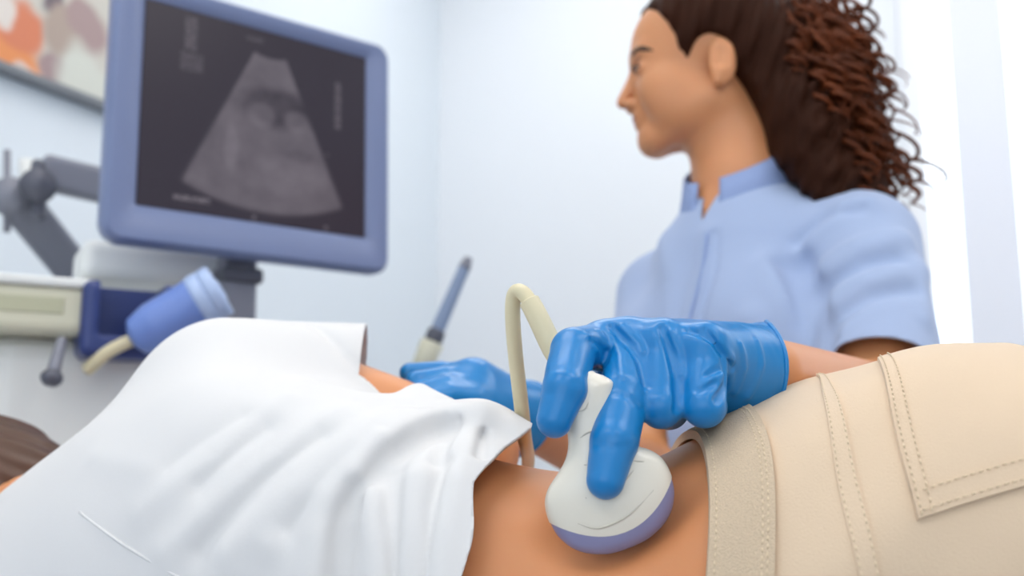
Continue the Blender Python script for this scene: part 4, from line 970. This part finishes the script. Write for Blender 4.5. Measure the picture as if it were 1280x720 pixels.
# console with cream edge, groove and white column
def ab(px, py, D): return at(px, py, D)
yaw2 = math.radians(30); cw = np.array([math.cos(yaw2), math.sin(yaw2), 0]); cn = np.array([math.sin(yaw2), -math.cos(yaw2), 0]); RC = Matrix([[cw[i], [0, 0, 1][i], cn[i]] for i in range(3)])
ce = ab(112, 388, 1.22)                                     # right end of the cream console edge
def cpnt(x, y, z): return ce+cw*x+np.array([0, 0, 1.0])*y+cn*z
console = obox('console', cpnt(-0.25, -0.002, -0.15), (0.50, 0.060, 0.32), 'cream_plastic', mach, RC, 0.012)
obox('console_groove', cpnt(-0.26, 0.002, 0.0095), (0.46, 0.020, 0.004), 'cream_groove', console, RC, 0.0015)
obox('console_lip', cpnt(-0.25, 0.031, -0.15), (0.51, 0.012, 0.33), 'pale_plastic', console, RC, 0.004)
for i in range(9):
    for j in range(4): obox('key', cpnt(-0.42+0.035*i, 0.041, -0.05-0.03*j), (0.026, 0.008, 0.022), 'pale_plastic', console, RC, 0.003, 2)
obox('column', cpnt(0.02, -0.27, -0.16), (0.26, 0.48, 0.26), 'pale_plastic', mach, RC, 0.03)
obox('base', cpnt(-0.02, -0.60, -0.16), (0.50, 0.22, 0.46), 'pale_plastic', mach, RC, 0.04)
for s in (-0.2, 0.16):
    for t in (-0.34, 0.02):
        c = cpnt(s, 0, t); c[2] = 0.05; lathe('castor', [(0.015, -0.015), (0.046, -0.014), (0.05, 0.0), (0.046, 0.014), (0.015, 0.015)], 'black_rubber', mach, tuple(c), tuple(cw), 24)
        tube('castor_stem', [c+np.array([0, 0, 0.02]), c+np.array([0, 0, 0.16])], 0.014, 'dark_metal', mach, 12)
# white device body below the monitor
obox('monitor_shelf', ab(190, 338, 1.42), (0.20, 0.055, 0.12), 'pale_plastic', mach, RC, 0.014)
# small dark lever under the console
lv = [ab(78, 424, 1.19), ab(72, 445, 1.18), ab(66, 468, 1.17)]; tube('lever', spline(lv, 14), np.linspace(0.006, 0.008, 14), 'grey_metal', mach, 10)
patchb = tube('lever_knob', spline([ab(68, 462, 1.17), ab(62, 482, 1.165)], 10), 0.013*np.sin(np.linspace(0.5, 2.6, 10)), 'dark_metal', mach, 14)
# blue probe holder with a spare blue probe lying in it
def holder_sdf(p):
    c = ab(158, 405, 1.26).astype(np.float32); q = (p-c)@np.stack([cw, np.array([0, 0, 1]), cn]).astype(np.float32).T
    r = np.abs(q)-vec(0.046, 0.036, 0.035); d = np.linalg.norm(np.maximum(r, 0), axis=-1)+np.minimum(r.max(-1), 0)-0.012
    r2 = np.abs(q-vec(0, 0.014, 0.03))-vec(0.032, 0.028, 0.045); i = np.linalg.norm(np.maximum(r2, 0), axis=-1)+np.minimum(r2.max(-1), 0)-0.006
    return smax(d, -i, 0.006).astype(np.float32)
c = ab(158, 405, 1.26); V, F = nets(holder_sdf, c-0.09, c+0.09, 0.003); mesh_np('probe_holder', V, F, 'navy_plastic', mach)
spare = thing('ultrasound_probe', 'spare pale blue probe lying slanted in the machine holder', 'ultrasound probe', tuple(ab(165, 425, 1.22)))
s0, s1 = ab(165, 425, 1.205), ab(276, 362, 1.22); pts = spline([s0, s0*0.7+s1*0.3, s0*0.35+s1*0.65, s1], 40)
tube('grip', pts, np.interp(np.linspace(0, 1, 40), [0, 0.06, 0.3, 0.6, 0.8, 0.94, 1], [0.012, 0.024, 0.031, 0.031, 0.033, 0.030, 0.012]), 'blue_plastic', spare, 24)
for t, w in ((0.80, 0.030), (0.93, 0.030)):
    a = s0+(s1-s0)*t; dd = (s1-s0)/np.linalg.norm(s1-s0); tube('stripe', [a-dd*0.008, a-dd*0.005, a+dd*0.005, a+dd*0.008], [0.0325, 0.0342, 0.0342, 0.0325], 'light_blue_plastic', spare, 24)
dd = (s1-s0)/np.linalg.norm(s1-s0); tube('face', [s1-dd*0.012, s1-dd*0.004, s1+dd*0.002], [0.031, 0.027, 0.012], 'light_blue_plastic', spare, 24)
tube('tail', spline([s0-dd*0.0, s0-dd*0.02+np.array([-0.01, 0, -0.004]), s0-dd*0.03+np.array([-0.03, 0.01, -0.02])], 12), 0.008, 'cable_rubber', spare, 10)
# grey folding support arm on a post beside the monitor
arm = thing('articulated_arm', 'grey jointed support arm beside the monitor, reaching behind it', 'support arm', (-0.70, 1.64, 0.0))
j0, j1, j2 = ab(-12, 250, 1.50), ab(50, 236, 1.50), ab(150, 242, 1.56)
def flat_arm(name, a, b, w, t, m):
    d = np.array(b)-np.array(a); L = np.linalg.norm(d); d /= L; nn = np.array([0.25, -0.96, 0.0]); nn -= d*(nn@d); nn /= np.linalg.norm(nn); u = np.cross(nn, d)
    return obox(name, (np.array(a)+np.array(b))/2, (L, w, t), m, arm, Matrix([[d[i], u[i], nn[i]] for i in range(3)]), 0.010)
flat_arm('upper_arm', ab(50, 214, 1.50), ab(160, 240, 1.58), 0.055, 0.04, 'grey_metal'); flat_arm('lower_arm', ab(18, 246, 1.50), ab(104, 352, 1.64), 0.060, 0.04, 'grey_metal')
tube('joint', [ab(48, 232, 1.44), ab(48, 232, 1.55)], 0.026, 'dark_metal', arm, 24); tube('joint', [ab(14, 246, 1.45), ab(14, 246, 1.55)], 0.03, 'grey_metal', arm, 24)
flat_arm('link', ab(48, 200, 1.475), ab(50, 275, 1.475), 0.020, 0.03, 'dark_metal')
tube('rod', [ab(9, 188, 1.50), ab(9, 290, 1.50)], 0.0055, 'grey_metal', arm, 10); tube('rod', [ab(34, 200, 1.52), ab(34, 250, 1.52)], 0.012, 'pale_plastic', arm, 10)
pb = ab(108, 356, 1.64); tube('post', [pb+np.array([0, 0, 0.02]), np.array([pb[0], pb[1], 0.03])], 0.022, 'grey_metal', arm, 16)
lathe('foot_plate', [(0.05, 0.0), (0.16, 0.004), (0.16, 0.016), (0.03, 0.03)], 'dark_metal', arm, (pb[0], pb[1], 0.0))
# slim wand standing in a cup on a thin pole, beyond the couch
w0, w1 = ab(530, 452, 1.55), ab(586, 322, 1.55); ww = spline([w0, w0*0.5+w1*0.5, w1], 40); t = np.linspace(0, 1, 40)
stand = thing('wand_stand', 'thin pole with a pale cup holding the slim wand', 'stand', (float(w0[0]), float(w0[1]), 0.0))
wd = (w1-w0)/np.linalg.norm(w1-w0)
lathe('cup', [(0.012, -0.03), (0.016, -0.025), (0.019, 0.02), (0.0165, 0.022), (0.014, -0.02)], 'cream_plastic', stand, tuple(w0+wd*0.012), tuple(wd), 24)
tube('pole', [w0-wd*0.015, np.array([w0[0], w0[1], w0[2]-0.05]), np.array([w0[0], w0[1], 0.03])], 0.010, 'steel', stand, 16); lathe('foot_plate', [(0.04, 0), (0.15, 0.004), (0.15, 0.014), (0.015, 0.035)], 'grey_metal', stand, (w0[0], w0[1], 0.0))
wand = thing('wand', 'slim blue-grey wand leaning in a cup beyond the gloved hand', 'wand', tuple(w0+wd*0.01))
tube('shaft', ww[8:], np.interp(t[8:], [0.2, 0.3, 0.32, 0.85, 0.9, 1], [0.010, 0.010, 0.0115, 0.0095, 0.0095, 0.003]), 'wand_blue', wand, 16); tube('collar', ww[7:13], [0.011, 0.0145, 0.0145, 0.0145, 0.0145, 0.011], 'dark_metal', wand, 16); tube('tip', ww[35:], np.linspace(0.0105, 0.006, 5), 'grey_metal', wand, 14)
